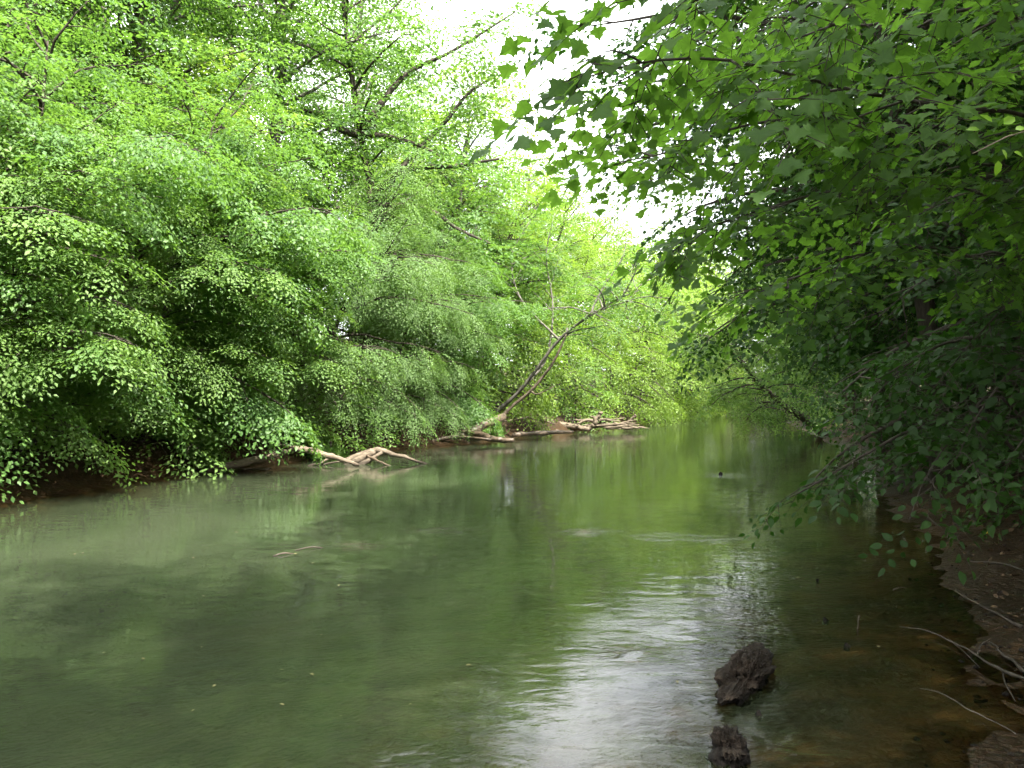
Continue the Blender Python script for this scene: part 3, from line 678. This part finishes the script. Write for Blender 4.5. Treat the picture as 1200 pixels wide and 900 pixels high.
# ---- right bank -----------------------------------------------------------
def right_bank():
    kw = dict(L=.8, leaf=.105, nside=6, width=.5, spacing=.11, droop=.3)
    W, C = tree_parts(61, 11, .17, (-1.6, -.2), .10, 34, 3.8, .1, .9, -.9, (-.5, -.2), kw, dens=1.0, sag=-.45)
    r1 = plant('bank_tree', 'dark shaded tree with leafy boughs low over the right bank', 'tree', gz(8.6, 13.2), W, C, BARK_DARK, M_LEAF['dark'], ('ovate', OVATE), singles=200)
    W, C = tree_parts(62, 12, .20, (-2.2, -.3), .30, 32, 4.0, .1, .9, -.5, (-.5, -.2), dict(NEAR, leaf=.13), dens=.9, sag=-.45)
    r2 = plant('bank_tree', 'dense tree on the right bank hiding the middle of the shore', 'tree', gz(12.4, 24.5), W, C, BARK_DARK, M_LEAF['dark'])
    labs = ['shaded tree at the right edge behind the leafy low branch', 'right bank tree standing before the thick leaning trunk', 'right bank tree beyond the thick leaning trunk',
            'farthest tree drooping to the water on the right bank']
    for (x, y, rz, s), lab in zip([(10.6, 18.5, .5, .95), (14.8, 31, -.3, .95), (19.2, 46, .2, 1.0), (23, 60, 0, 1.1)], labs):
        copy_tree(r2, gz(x, y), rz, s, lab, 'bank' if y > 20 else None)  # stronger light farther along is put into a paler leaf colour
    # leaning trunk low over the water
    base = at(985, 522, 36.5); base[2] = hgt(base[0], base[1]); o = lambda px, py, d: at(px, py, d) - base
    tr = smooth_path([(0.2, .1, -.3), o(968, 510, 36.2), o(945, 492, 35.6), o(918, 474, 35), o(885, 445, 34.4), o(868, 420, 34), o(850, 385, 33.6)], 14)
    W, C = tree_parts(63, 8, .24, (0, 0), .38, 32, 2.9, .2, .8, -.7, (-.2, -.1), dict(NEAR, leaf=.12), trunk=tr, dens=1.3)
    plant('leaning_tree', 'thick dark trunk leaning low over the water from the right bank', 'tree', base, W, C, BARK_DARK, M_LEAF['bank'])
    for x, y, rz, s, src, lab in [(9.6, 16.2, -.4, .8, r2, 'low dark tree over the right shore behind the arching shrub'), (13.6, 28, .5, .85, r2, 'shaded tree filling the right bank between the nearer trees'),
                                  (17.0, 39.5, .1, .9, r2, 'right bank tree just behind the thick leaning trunk'), (11.2, 21.5, .9, .8, r2, 'low shaded tree halfway along the right bank'), (16.4, 34.5, -.5, .85, r2, 'tree beside the thick leaning trunk on the right bank'),
                                  (9.2, 19.6, .2, 1.12, r2, 'tall right bank tree whose crown edges the sky gap'), (7.9, 14.6, .1, 1.05, r2, 'tall shaded tree rising behind the maple leaves')]:
        copy_tree(src, gz(x, y), rz, s, lab, 'bank' if y > 19 else None)  # same here: lit farther trees take the paler leaf colour, shaded ones the dark
    W, C = tree_parts(65, 2.4, .04, (-.4, -.2), .05, 18, 1.6, .2, 1.0, -.9, (-.3, -.2), dict(NEAR, leaf=.11), dens=1.4, sides=6, sub_len=.5)
    sh = plant('bank_shrub', 'dark low shrub on the right shore beneath the arching shrub', 'shrub', gz(6.9, 9.6), W, C, BARK_DARK, M_LEAF['dark'])
    for x, y, rz, s, lab in [(7.4, 11.6, 1.0, 1.2, 'dark shrub on the right shore behind the low branch'), (8.2, 14.2, 2.3, 1.3, 'dark shrub at the foot of the right bank trees'), (10.2, 19, .4, 1.4, 'shrub hanging over the shaded right shore'),
                             (7.8, 7.4, 3.2, 1.3, 'dark shrub at the right edge above the mud'),
                             (18.6, 49, 1, 1.8, 'shrub on the far right bank beyond the thick leaning trunk'), (20.6, 55, 2, 2.0, 'broad shrub low on the far right bank'), (23, 64, 3, 2.2, 'shrub at the farthest visible part of the right bank'), (26.5, 72.5, 4, 2.4, 'shrub where the right bank turns out of view')]:
        copy_tree(sh, gz(x, y), rz, s, lab)
    # forest behind
    W, C = tree_parts(64, 17, .28, (-1, 0), .12, 44, 4.8, .3, 1.0, -.5, (-.2, -.1), dict(TALL, leaf=.18), dens=.8)
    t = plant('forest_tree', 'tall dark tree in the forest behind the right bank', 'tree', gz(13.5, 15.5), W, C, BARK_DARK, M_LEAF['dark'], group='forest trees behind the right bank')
    for x, y, rz, s in [(16.5, 23, 1, 1.0), (20, 33, 2, 1.05), (23.5, 43, 3, 1.05), (27, 54, 4, 1.1), (29, 68, 5, 1.1), (17, 9, 2.4, 1.05), (22, 18, 5.2, 1.1), (27, 30, .6, 1.1),
                        (37, 78, 2.2, 1.2), (10.5, 5.5, 3.3, .95), (14, .5, 1.3, 1.0), (10.2, 9.8, .7, .9), (9.4, 1.6, 5.1, 1.1), (8.6, 7.2, 2.2, .95), (11.4, 12.2, 4.4, .9), (12.8, 20.5, 1.8, .95), (24.5, 64, 2.9, .9), (28.5, 76, 1.1, .9), (33, 90, .5, 1.0)]:
        copy_tree(t, gz(x, y), rz, s)
    # unseen trees beside and behind the photographer, added to shade the right bank
    for x, y, rz, s in [(7.2, -2.5, .4, .95), (3.2, -6.5, 3.9, .95), (12, -8, 2.2, 1.0)]:
        oo = copy_tree(t, gz(x, y), rz, s, 'unseen shade tree added on the right bank behind the photographer'); oo['group'] = 'unseen shade trees behind the photographer'
    return t
right_bank()

def near_maple():
    base = np.array(gz(6.6, 3.6)); rng = np.random.default_rng(71)
    o = lambda px, py, d: at(px, py, d) - base
    W = Wood(); C = Crown(72, L=.55, leaf=.082, nside=5, width=.55, spacing=.070, droop=.3, jit=.30, hang=.3)
    tr = smooth_path([(0, 0, -.3), (-.1, .1, 2), (-.2, .0, 4.2), (-.1, .2, 6.5), (.1, .1, 9), (0, 0, 11.5)], 16)
    W.tube(tr, np.linspace(.19, .03, 16), 10, .05, rng)
    boughs = [
        ([tr[5], o(1330, 120, 4.9), o(1190, 131, 4.9), o(1040, 114, 4.7), o(945, 92, 4.4), o(850, 70, 4.1), o(760, 72, 3.9), o(690, 90, 3.8)], .017, 1.49),
        ([tr[7], o(1250, -170, 4.2), o(1060, -90, 3.9), o(900, -40, 3.7), o(810, -8, 3.6), o(750, 0, 3.6)], .017, 1.72),
        ([tr[5], o(1300, 190, 5.6), o(1120, 170, 5.6), o(960, 140, 5.4), o(860, 150, 5.2), o(785, 178, 5.0), o(725, 190, 4.9)], .017, 1.49),
        ([tr[4], o(1280, 230, 6.2), o(1100, 215, 6.2), o(970, 225, 6.0), o(880, 250, 5.8), o(800, 275, 5.6)], .017, 1.49),
        ([tr[6], o(1330, 20, 5.6), o(1150, 10, 5.4), o(1010, 30, 5.2), o(900, 20, 5.0), o(830, 40, 4.9)], .017, 1.72),
        ([tr[4], o(1250, 300, 6.6), o(1100, 290, 6.8), o(1000, 300, 6.8), o(920, 330, 6.8), o(850, 345, 6.7)], .017, 1.38),
        ([tr[8], o(1250, -60, 6.4), o(1080, -30, 6.6), o(960, 0, 6.6), o(860, 60, 6.4)], .017, 1.72),
    ]
    for way, r, dn in boughs:
        pts = smooth_path(way, 18); W.tube(pts, np.linspace(r, .004, 18), 6)
        clothe(pts, C, W, rng, dn, start=.30, sub_len=.17, sag=-.35, spray_gap=.30, sides=4, twig=.004, r_end=.007, flat=.22)
    # canopy above, out of the frame: shades the shallows
    C2 = Crown(73, L=.8, leaf=.17, nside=5, width=.5, spacing=.15, droop=.2, jit=.4)
    for i in range(18):
        t_ = .5 + .48 * i / 18; f = t_ * 15; p = tr[int(f)]
        a = i * 2.4; d = np.array([math.cos(a) - .35, math.sin(a) + .1, .35 + .5 * t_])
        pts = wander(p, d, 4.2 * (1.25 - .6 * t_) * rng.uniform(.8, 1.2), 7, rng, .1, (0, 0, -.4))
        W.tube(pts, np.linspace(.035, .008, 8), 5, cap=False)
        clothe(pts, C2, W, rng, 1.4, sub_len=.42)
    root = link('maple_tree', None, label='maple with large lobed leaves overhanging the river at the upper right', cat='tree'); root.location = base
    link('trunk', W.mesh('trunk', BARK_DARK), root)
    finish_crown(root, C, 'maple', MAPLE, M_LEAF['maple'], 300)
    P, R, t = C2.arrays(); link('crown', foliage_mesh('upper_crown', P, R, t, KITE, M_LEAF['maple']), root, kind='stuff')
near_maple()

def near_shrub():
    base = np.array(gz(5.6, 7.6)); rng = np.random.default_rng(81); o = lambda px, py, d: at(px, py, d) - base
    W = Wood(); C = Crown(82, L=.5, leaf=.10, nside=4, width=.5, spacing=.10, droop=.3, jit=.4, hang=.3)
    ways = [
        ([(0, 0, -.1), o(1160, 500, 7.4), o(1080, 500, 7.0), o(1010, 535, 6.8), o(950, 570, 6.6), o(925, 583, 6.6)], .020, 1.0),
        ([(0, 0, -.1), o(1180, 470, 7.0), o(1120, 510, 6.7), o(1085, 560, 6.5), o(1065, 610, 6.4)], .016, .9),
        ([(0, 0, 0), o(1190, 420, 7.6), o(1120, 400, 7.3), o(1060, 430, 7.1), o(1010, 480, 7.0)], .020, 1.2),
        ([(0, 0, 0), o(1200, 330, 8), o(1140, 300, 7.6), o(1080, 330, 7.4), o(1020, 380, 7.2)], .022, 1.2),
        ([(0, 0, 0), o(1230, 250, 8), o(1180, 220, 7.6), o(1120, 230, 7.4), o(1060, 260, 7.2)], .022, 1.2),
        ([(0, 0, 0), o(1250, 400, 6.6), o(1200, 420, 6.4), o(1150, 480, 6.3), o(1120, 540, 6.3)], .018, 1.2),
        ([(0, 0, 0), o(1290, 450, 6.2), o(1230, 480, 6.0), o(1180, 540, 5.9)], .016, 1.2),
        ([(0, 0, 0), o(1240, 330, 7), o(1190, 350, 6.8), o(1140, 400, 6.7), o(1090, 460, 6.6)], .018, 1.2),
    ]
    for way, r, dn in ways:
        pts = smooth_path(way, 16); W.tube(pts, np.linspace(r, .004, 16), 6)
        clothe(pts, C, W, rng, dn * 1.2, start=.35, sub_len=.2, sag=-.4, spray_gap=.28, sides=4, twig=.004, r_end=.006)
    plant('understory_shrub', 'glossy leaved shrub arching from the right bank down to the water', 'shrub', base, W, C, BARK_DARK, M_LEAF['dark'], ('ovate', OVATE), singles=300, wood_name='stem')
    # bright sprig at the right edge
    b2 = at(1215, 150, 3.1); W = Wood(); q = lambda px, py, d: at(px, py, d) - b2
    W.tube([q(1260, 140, 3.2), q(1215, 150, 3.1), q(1180, 160, 3.08), q(1140, 180, 3.05)], [.004, .003, .003, .002], 5)
    root = link('vine_sprig', None, label='bright lime green leaf sprig at the right edge', cat='vine'); root.location = b2
    link('stem', W.mesh('stem', BARK_TAN), root)
    for px, py, s, a in [(1163, 143, .055, 2.4), (1176, 146, .07, .6), (1148, 152, .05, 3.0), (1170, 188, .06, -1.6), (1174, 175, .045, -.9), (1188, 178, .05, -.3), (1190, 152, .05, .3)]:
        lf = bpy.data.objects.new('leaf', leaf_data('ovate', OVATE, M_LEAF['sprig'])[2]); COL.objects.link(lf); lf.parent = root
        lf.location = q(px, py, 3.06); x = np.array([math.cos(a), .2, math.sin(a)])
        F = leaf_frames(x[None], np.array([[.1, -.8, .5]]))[0]
        M = Matrix([[*(F[r] * s), lf.location[r]] for r in range(3)] + [[0, 0, 0, 1]]); lf.matrix_local = M
near_shrub()

# ------------------------------------------------------------------ driftwood and logs
RL = np.random.default_rng(91)
def log(name, label, cat, way, radii, mat, sides=10, side=(), group=None, n=20):
    way = [np.asarray(w, float) for w in way]; base = way[0].copy(); base[2] = 0
    W = Wood(); rad = np.interp(np.linspace(0, 1, n), np.linspace(0, 1, len(radii)), radii)
    pts = smooth_path([w - base for w in way], n); wob = np.cumsum(RL.normal(size=(n, 3)), axis=0); wob -= np.linspace(0, 1, n)[:, None] * wob[-1]
    pts = pts + wob * [.55, .55, .2] * max(radii) * (.5 if max(radii) > .03 else 1.8); rad = rad * (1 + .12 * RL.normal(size=n))
    W.tube(pts, rad, sides, .09, RL)
    for sw, r0, r1 in side:
        W.tube(smooth_path([np.asarray(w) - base for w in sw], 9), np.linspace(r0, r1, 9), 7, .06, RL)
    o = link(name, W.mesh(name, mat), None, label, cat, group); o.location = base
    return o
def wp(px, py, z):   # a point over the water at height z, by the pixel of the point itself
    u = (px - CX) / FPX; v = (CY - py) / FPX
    d = np.array([u, _ct - v * _st, _st + v * _ct]); return CAM + d * ((z - CAM[2]) / d[2])
def logs():
    D = 20.5
    log('fallen_log', 'long pale fallen log sloping from the left bank into the water', 'log',
        [at(215, 556, 17.9), at(262, 547, 18.2), at(305, 536, 18.5), at(348, 526, 18.8)], [.07, .085, .08, .06], DEADWOOD)
    log('fallen_log', 'pale branch running on from the long log down to the water', 'log',
        [at(342, 525, 18.7), at(372, 531, 18.8), at(398, 538, 19), at(420, 545, 19.3)], [.07, .065, .06, .045], DEADWOOD)
    log('driftwood_log', 'forked brown driftwood log arching into the water by the left bank', 'log',
        [at(398, 548, 20.4), at(420, 537, 20.5), at(442, 527, 20.6), at(470, 534, 20.6), at(504, 546, 20.6)], [.08, .10, .08, .05, .025], DEADWOOD,
        side=[([at(405, 541, 20.7), at(425, 532, 20.8), at(445, 526, 20.8)], .10, .06), ([at(410, 552, 20.3), at(430, 541, 20.4), at(448, 530, 20.5)], .09, .04),
              ([at(365, 549, 20), at(385, 543, 20.1), at(405, 540, 20.2)], .03, .02)])
    log('driftwood_stick', 'thin pale stick floating beside the long fallen log', 'stick', [wp(285, 551, .03), wp(318, 549, .04)], [.03, .02], DEADWOOD, 6, n=6)
    log('fallen_log', 'dark log lying in the shallows under the leaning trunks', 'log',
        [at(540, 505, 30.5), at(560, 509, 30), at(582, 513, 29.6), at(602, 516, 29.2)], [.12, .13, .11, .07], DEADWOOD_WET)
    log('fallen_log', 'dark trunk lying along the bank left of the leaning trunks', 'log',
        [at(475, 520, 29.5), at(520, 514, 30.2), at(560, 502, 31), at(590, 488, 32)], [.10, .16, .18, .14], DEADWOOD_WET)
    for w, r, m, lab in [([at(350, 527, 20.3), at(332, 522, 20.9), at(310, 520, 21.5)], [.05, .04, .02], DEADWOOD, 'short grey branch crossing behind the top of the long log'),
                      ([at(430, 534, 20.5), at(446, 541, 20.2), at(462, 548, 20)], [.035, .03, .015], DEADWOOD_WET, 'dark side branch dipping from the forked driftwood'),
                      ([at(360, 547, 19.8), at(378, 541, 20), at(396, 536, 20.3)], [.03, .03, .015], DEADWOOD, 'small stick under the fork of the fallen logs'),
                      ([at(395, 512, 28), at(420, 500, 28), at(440, 520, 27), at(452, 527, 26.6)], [.02, .025, .02, .012], DEADWOOD_WET, 'thin dead bough hanging from the bank to the water'),
                      ([at(530, 490, 30.6), at(538, 505, 30.2), at(550, 520, 29.6)], [.03, .025, .012], DEADWOOD_WET, 'dead twig hanging below the leaning trunks'),
                      ([at(505, 517, 29), at(535, 512, 29.4), at(575, 515, 29)], [.06, .07, .03], DEADWOOD_WET, 'black waterlogged limb along the bank left of the leaning trunks'),
                      ([at(600, 510, 33), at(632, 507, 34), at(672, 506, 35)], [.09, .10, .05], DEADWOOD_WET, 'dark log at the waterline before the far driftwood pile'),
                      ([at(590, 494, 35), at(622, 490, 36), at(650, 497, 37)], [.06, .06, .03], DEADWOOD, 'pale fallen limb on the mud behind the leaning trunks'),
                      ([at(200, 545, 19), at(225, 552, 18.6), at(250, 556, 18.2)], [.03, .03, .015], DEADWOOD_WET, 'dark root at the bank left of the long log')]:
        log('fallen_branch', lab, 'branch', w, r, m, 7, n=10)
    # driftwood pile, 40 m away
    log('driftwood_log', 'thick log lying at the left end of the far driftwood pile', 'log', [at(650, 496, 41), at(668, 499, 40.6), at(690, 503, 40.2)], [.16, .15, .10], DEADWOOD)
    log('driftwood_log', 'forked pale stump rising from the far driftwood pile', 'log', [at(690, 502, 40.5), at(697, 494, 40.4), at(704, 483, 40.3)], [.13, .12, .09], DEADWOOD, side=[([at(697, 494, 40.4), at(688, 492, 40.4), at(676, 497, 40.3)], .09, .05)])
    log('driftwood_log', 'slanting pale stick at the right end of the far driftwood pile', 'log', [at(731, 500, 42), at(738, 493, 42), at(745, 486, 42)], [.07, .06, .05], DEADWOOD)
    log('driftwood_log', 'flat log on the bank left of the far driftwood pile', 'log', [at(603, 503, 38), at(625, 500, 38.6), at(655, 505, 39)], [.10, .11, .07], DEADWOOD)
    for i in range(28):
        cx = RL.uniform(672, 742); cyy = 501 - RL.uniform(0, 12) * math.exp(-((cx - 705) / 25) ** 2)
        a = RL.uniform(-.5, .5); l = RL.uniform(10, 27); d = 41 + RL.uniform(-.6, .8)
        p0 = at(cx - l * math.cos(a), cyy - l * math.sin(a) * .6, d); p1 = at(cx + l * math.cos(a), cyy + l * math.sin(a) * .6, d + RL.uniform(-.5, .5))
        p0[2] = max(p0[2], .02); p1[2] = max(p1[2], .02)
        log('driftwood_stick', 'thin dead stick tangled in the far driftwood pile', 'stick', [p0, (p0 + p1) / 2 + RL.normal(size=3) * .05, p1], [.05, .042, .02], DEADWOOD, 6, group='sticks of the far driftwood pile', n=7)
logs()

# ------------------------------------------------------------------ mud clods and small things in the near water
def lumpy(name, label, cat, c, size, seed, mat, sub=4, amp=.35, tilt=0):
    import bmesh
    bm = bmesh.new(); bmesh.ops.create_icosphere(bm, subdivisions=sub, radius=1.0)
    P = np.array([v.co[:] for v in bm.verts])
    n = fbm(P[:, 0] * 1.5 + seed, P[:, 1] * 1.5 + P[:, 2] * 1.9, seed, 3); m_ = fbm(P[:, 0] * 4 + seed, P[:, 1] * 4 - P[:, 2] * 4.4, seed + 7, 5)
    k = fbm(P[:, 0] * 15 + P[:, 2] * 9, P[:, 1] * 15 - P[:, 2] * 12, seed + 9, 3)
    P = P * (1 + amp * (1.3 * n + 1.1 * -np.abs(m_) + .16 * k))[:, None]
    for v, q in zip(bm.verts, P): v.co = Vector(q)
    for v in bm.verts: v.co = Vector((v.co.x * size[0], v.co.y * size[1], v.co.z * size[2]))
    me = bpy.data.meshes.new(name); bm.to_mesh(me); bm.free(); me.materials.append(mat)
    o = link(name, me, None, label, cat); o.location = c; o.rotation_euler = (0, 0, tilt)
    return o
c = on_water(875, 800)
lumpy('mud_clod', 'large rough dark clod of earth rising from the near water', 'clod', (c[0] + .02, c[1] + .05, .02), (.145, .42, .115), 3, MUD_CLOD, 6, .5, -.5)
c = on_water(856, 880)
lumpy('mud_clod', 'smaller dark clod of earth below the large one', 'clod', (c[0], c[1] + .03, .01), (.095, .20, .10), 8, MUD_CLOD, 6, .5, -.2)
c = on_water(889, 838)
lumpy('mud_clod', 'tiny crumb of earth beside the large clod', 'clod', (c[0], c[1], -.005), (.018, .02, .03), 5, MUD_CLOD, 3, .3)
for px, py, s, lab in [(967, 727, .022, 'small dark stub poking out of the shallows'), (992, 757, .022, 'dark wood stub standing in the shallows nearest the bank'),
                       (845, 556, .05, 'tiny dark snag breaking the water in mid river'), (958, 680, .015, 'small brown snag making a ripple in the shallows')]:
    p = on_water(px, py); W = Wood(); W.tube([(0, 0, -.03), (.004, 0, 0), (-.1 * s, 0, s * .5), (.2 * s, 0, s * .9)], [s * .9, s * .85, s * .75, s * .5], 8, .22, RL)
    o = link('snag', W.mesh('snag', MUD_CLOD), None, lab, 'snag'); o.location = p
log('twig', 'thin upright twig in the shallows', 'twig', [on_water(1005, 737) - np.array([0, 0, .05]), at(1007, 721, on_water(1005, 737)[1])], [.005, .003], DEADWOOD_WET, 5, n=5)
log('fallen_branch', 'long thin bare branch trailing from the bank into the shallows', 'branch',
    [wp(1056, 735, .01), wp(1085, 741, .02), wp(1115, 752, .02), wp(1145, 768, .04), wp(1175, 785, .09), wp(1215, 800, .2)], [.002, .004, .006, .007, .008, .008], BARK_DARK, 6,
    side=[([wp(1145, 768, .04), wp(1150, 755, .06), wp(1162, 748, .05)], .005, .002), ([wp(1115, 752, .02), wp(1128, 762, .015), wp(1148, 782, .02)], .004, .0015), ([wp(1175, 785, .09), wp(1178, 800, .07), wp(1190, 822, .06)], .005, .002)])
log('fallen_branch', 'thin tan twig lying in the water below the long branch', 'branch',
    [wp(1078, 806, .01), wp(1105, 814, .015), wp(1135, 832, .015), wp(1165, 846, .03), wp(1190, 860, .12)], [.0015, .002, .003, .003, .003], BARK_MID, 6)
log('fallen_branch', 'short pale forked stick at the muddy edge', 'branch', [wp(1120, 692, .02), wp(1132, 702, .05), wp(1146, 708, .08)], [.004, .006, .005], DEADWOOD_WET, 6)
for px, py, l in [(320, 652, 24), (345, 645, 34), (1048, 692, 14)]:
    p = on_water(px, py); q = on_water(px + l, py - 3)
    log('floating_twig', {320: 'short tan twig at the left end of the mid river ripple', 345: 'tan twig on the mid river ripple', 1048: 'short twig floating near the muddy right shore'}[px], 'twig',
        [p, (p + q) / 2 + [0, 0, .015], q], [.006, .009, .004] if px < 900 else [.005, .006, .003], DEADWOOD_WET, 6, n=6)

# fallen leaves on the muddy right shore
def litter():
    rng = np.random.default_rng(99); n = 5200
    x = rng.uniform(1.5, 9, n); y = rng.uniform(2.2, 13, n); h = height(x, y); k = h > .03
    x, y, h = x[k], y[k], h[k]; n = len(x)
    d = np.stack([rng.normal(size=n), rng.normal(size=n), rng.normal(size=n) * .25], 1); up = np.array([0, 0, 1.0]) + rng.normal(size=(n, 3)) * .35
    R = leaf_frames(d, nrm(up)) * (rng.uniform(.03, .085, size=(n, 1, 1)))
    m = wood_mat('leaf_litter', (.02, .014, .008), (.13, .085, .045), scale=3, stretch=(1, 1, 1), bump=.1)
    link('leaf_litter', foliage_mesh('leaf_litter', np.stack([x, y, h + .012], 1), R, rng.uniform(0, 1, n), OVATE, m), None, 'brown fallen leaves scattered over the muddy right shore', 'leaf litter', kind='stuff')
    ym = wood_mat('leaf_fallen_yellow', (.45, .28, .02), (.60, .40, .03), stretch=(1, 1, 1), bump=.05, rough=.5)
    p = at(1155, 633, 9.2); z = hgt(p[0], p[1])
    o = link('fallen_leaf', foliage_mesh('fallen_leaf', np.zeros((1, 3)), np.eye(3)[None] * .11, np.array([.5]), OVATE, ym), None, 'single yellow fallen leaf on the muddy right shore', 'leaf')
    o.location = (p[0], p[1], z + .03); o.rotation_euler = (.5, -.3, 1.0)
litter()
def flotsam():
    rng = np.random.default_rng(123); n = 90; y = 3.2 + 16 * rng.uniform(0, 1, n) ** 1.6; x = rng.uniform(-.55, .6, n) * y
    k = height(x, y) < -.03; x, y = x[k], y[k]; n = len(x)
    d = np.stack([rng.normal(size=n), rng.normal(size=n), np.zeros(n)], 1); up = np.array([0, 0, 1.0]) + rng.normal(size=(n, 3)) * .12
    R = leaf_frames(d, nrm(up)) * rng.uniform(.012, .04, size=(n, 1, 1))
    m = wood_mat('floating_scraps', (.10, .09, .03), (.30, .26, .12), scale=2, stretch=(1, 1, 1), bump=.05)
    link('floating_leaf_scraps', foliage_mesh('floating_leaf_scraps', np.stack([x, y, np.full(n, .006)], 1), R, rng.uniform(0, 1, n), OVATE, m), None, 'tiny leaf scraps drifting on the river surface', 'leaf scraps', kind='stuff')
flotsam()
def shore_bits():
    rng = np.random.default_rng(131); n = 3000
    U = np.array([(0, 0, 1), (.9, 0, .3), (.28, .85, .35), (-.72, .53, .3), (-.72, -.53, .25), (.28, -.85, .3), (0, 0, -.7)], float)
    F = [(0, i, i % 5 + 1) for i in range(1, 6)] + [(6, i % 5 + 1, i) for i in range(1, 6)]
    F = [(0, i, (i % 5) + 1) for i in range(1, 6)] + [(6, (i % 5) + 1, i) for i in range(1, 6)]
    y = 2.4 + 9 * rng.uniform(0, 1, n) ** 1.5; x = rng.uniform(1.4, 8, n); h = height(x, y); k = (h > -.03) & (h < .6); x, y, h = x[k], y[k], h[k]; n = len(x)
    sz = .006 + .022 * rng.uniform(0, 1, n) ** 3
    V = U[None] * (sz[:, None, None] * rng.uniform(.6, 1.4, size=(n, 7, 1))) * [1, 1, .7]; a = rng.uniform(0, 6.28, n); c, s_ = np.cos(a)[:, None], np.sin(a)[:, None]
    V = np.stack([V[..., 0] * c - V[..., 1] * s_ + x[:, None], V[..., 0] * s_ + V[..., 1] * c + y[:, None], V[..., 2] + h[:, None]], -1).reshape(-1, 3)
    loops = ((np.arange(n) * 7)[:, None] + np.array(F).ravel()[None]).ravel()
    link('soil_crumbs', mesh_from('soil_crumbs', V, loops, np.full(n * 10, 3), [MUD_CLOD]), None, 'crumbs of earth and grit strewn over the muddy right shore', 'soil', kind='stuff')
    for i, (px, py, d, lab) in enumerate([((1195, 690, 5.6), (1150, 672, 6.2), (1118, 668, 6.8), 'dark root snaking down the mud toward the shallows'), ((1210, 640, 7), (1170, 628, 7.6), (1130, 640, 8), 'bare root on the mud below the arching shrub'),
                                          ((1215, 755, 4.6), (1185, 735, 5), (1160, 742, 5.3), 'short root by the water beside the long bare branch')]):
        P = [at(*q) for q in (px, py, d)]
        for q in P: q[2] = hgt(q[0], q[1]) + .012
        log('exposed_root', lab, 'root', P, [.011, .009, .004], BARK_DARK, 7, n=14)
shore_bits()
def grass(name, label, cx, cy, rad, n, h, seed, cat='grass'):
    rng = np.random.default_rng(seed); a = rng.uniform(0, 6.28, n); r = rad * np.sqrt(rng.uniform(0, 1, n)); x = cx + r * np.cos(a); y = cy + r * np.sin(a)
    P = np.stack([x, y, height(x, y) - .02], 1); d = np.stack([rng.normal(size=n) * .45, rng.normal(size=n) * .45, np.ones(n)], 1)
    up = np.stack([np.cos(a), np.sin(a), np.zeros(n)], 1) + rng.normal(size=(n, 3)) * .5
    R = leaf_frames(d, up) * (h * rng.uniform(.5, 1.2, size=(n, 1, 1))); R[:, :, 1] *= .18
    o = link(name, foliage_mesh(name, P - [cx, cy, 0], R, rng.uniform(.2, 1, n), OVATE, M_LEAF['tall']), None, label, cat, kind='stuff'); o.location = (cx, cy, 0)
grass('grass', 'green grass on the bank behind the forked driftwood', -5.6, 22.8, .9, 900, .38, 5)
grass('grass', 'green grass on the bank behind the long fallen log', -7.4, 18.6, .8, 700, .32, 6)
grass('grass', 'green grass at the foot of the leaning trunks', -1.5, 33.0, 1.2, 900, .4, 7)
grass('ground_cover', 'tiny green sprouts on the muddy right shore', 5.2, 7.2, 1.6, 160, .05, 8, 'sprouts')
print('objects', len(bpy.data.objects), 'tris', sum(sum(len(p.vertices) - 2 for p in m.polygons) if len(m.polygons) < 2000 else len(m.loops) - 2 * len(m.polygons) for m in bpy.data.meshes))
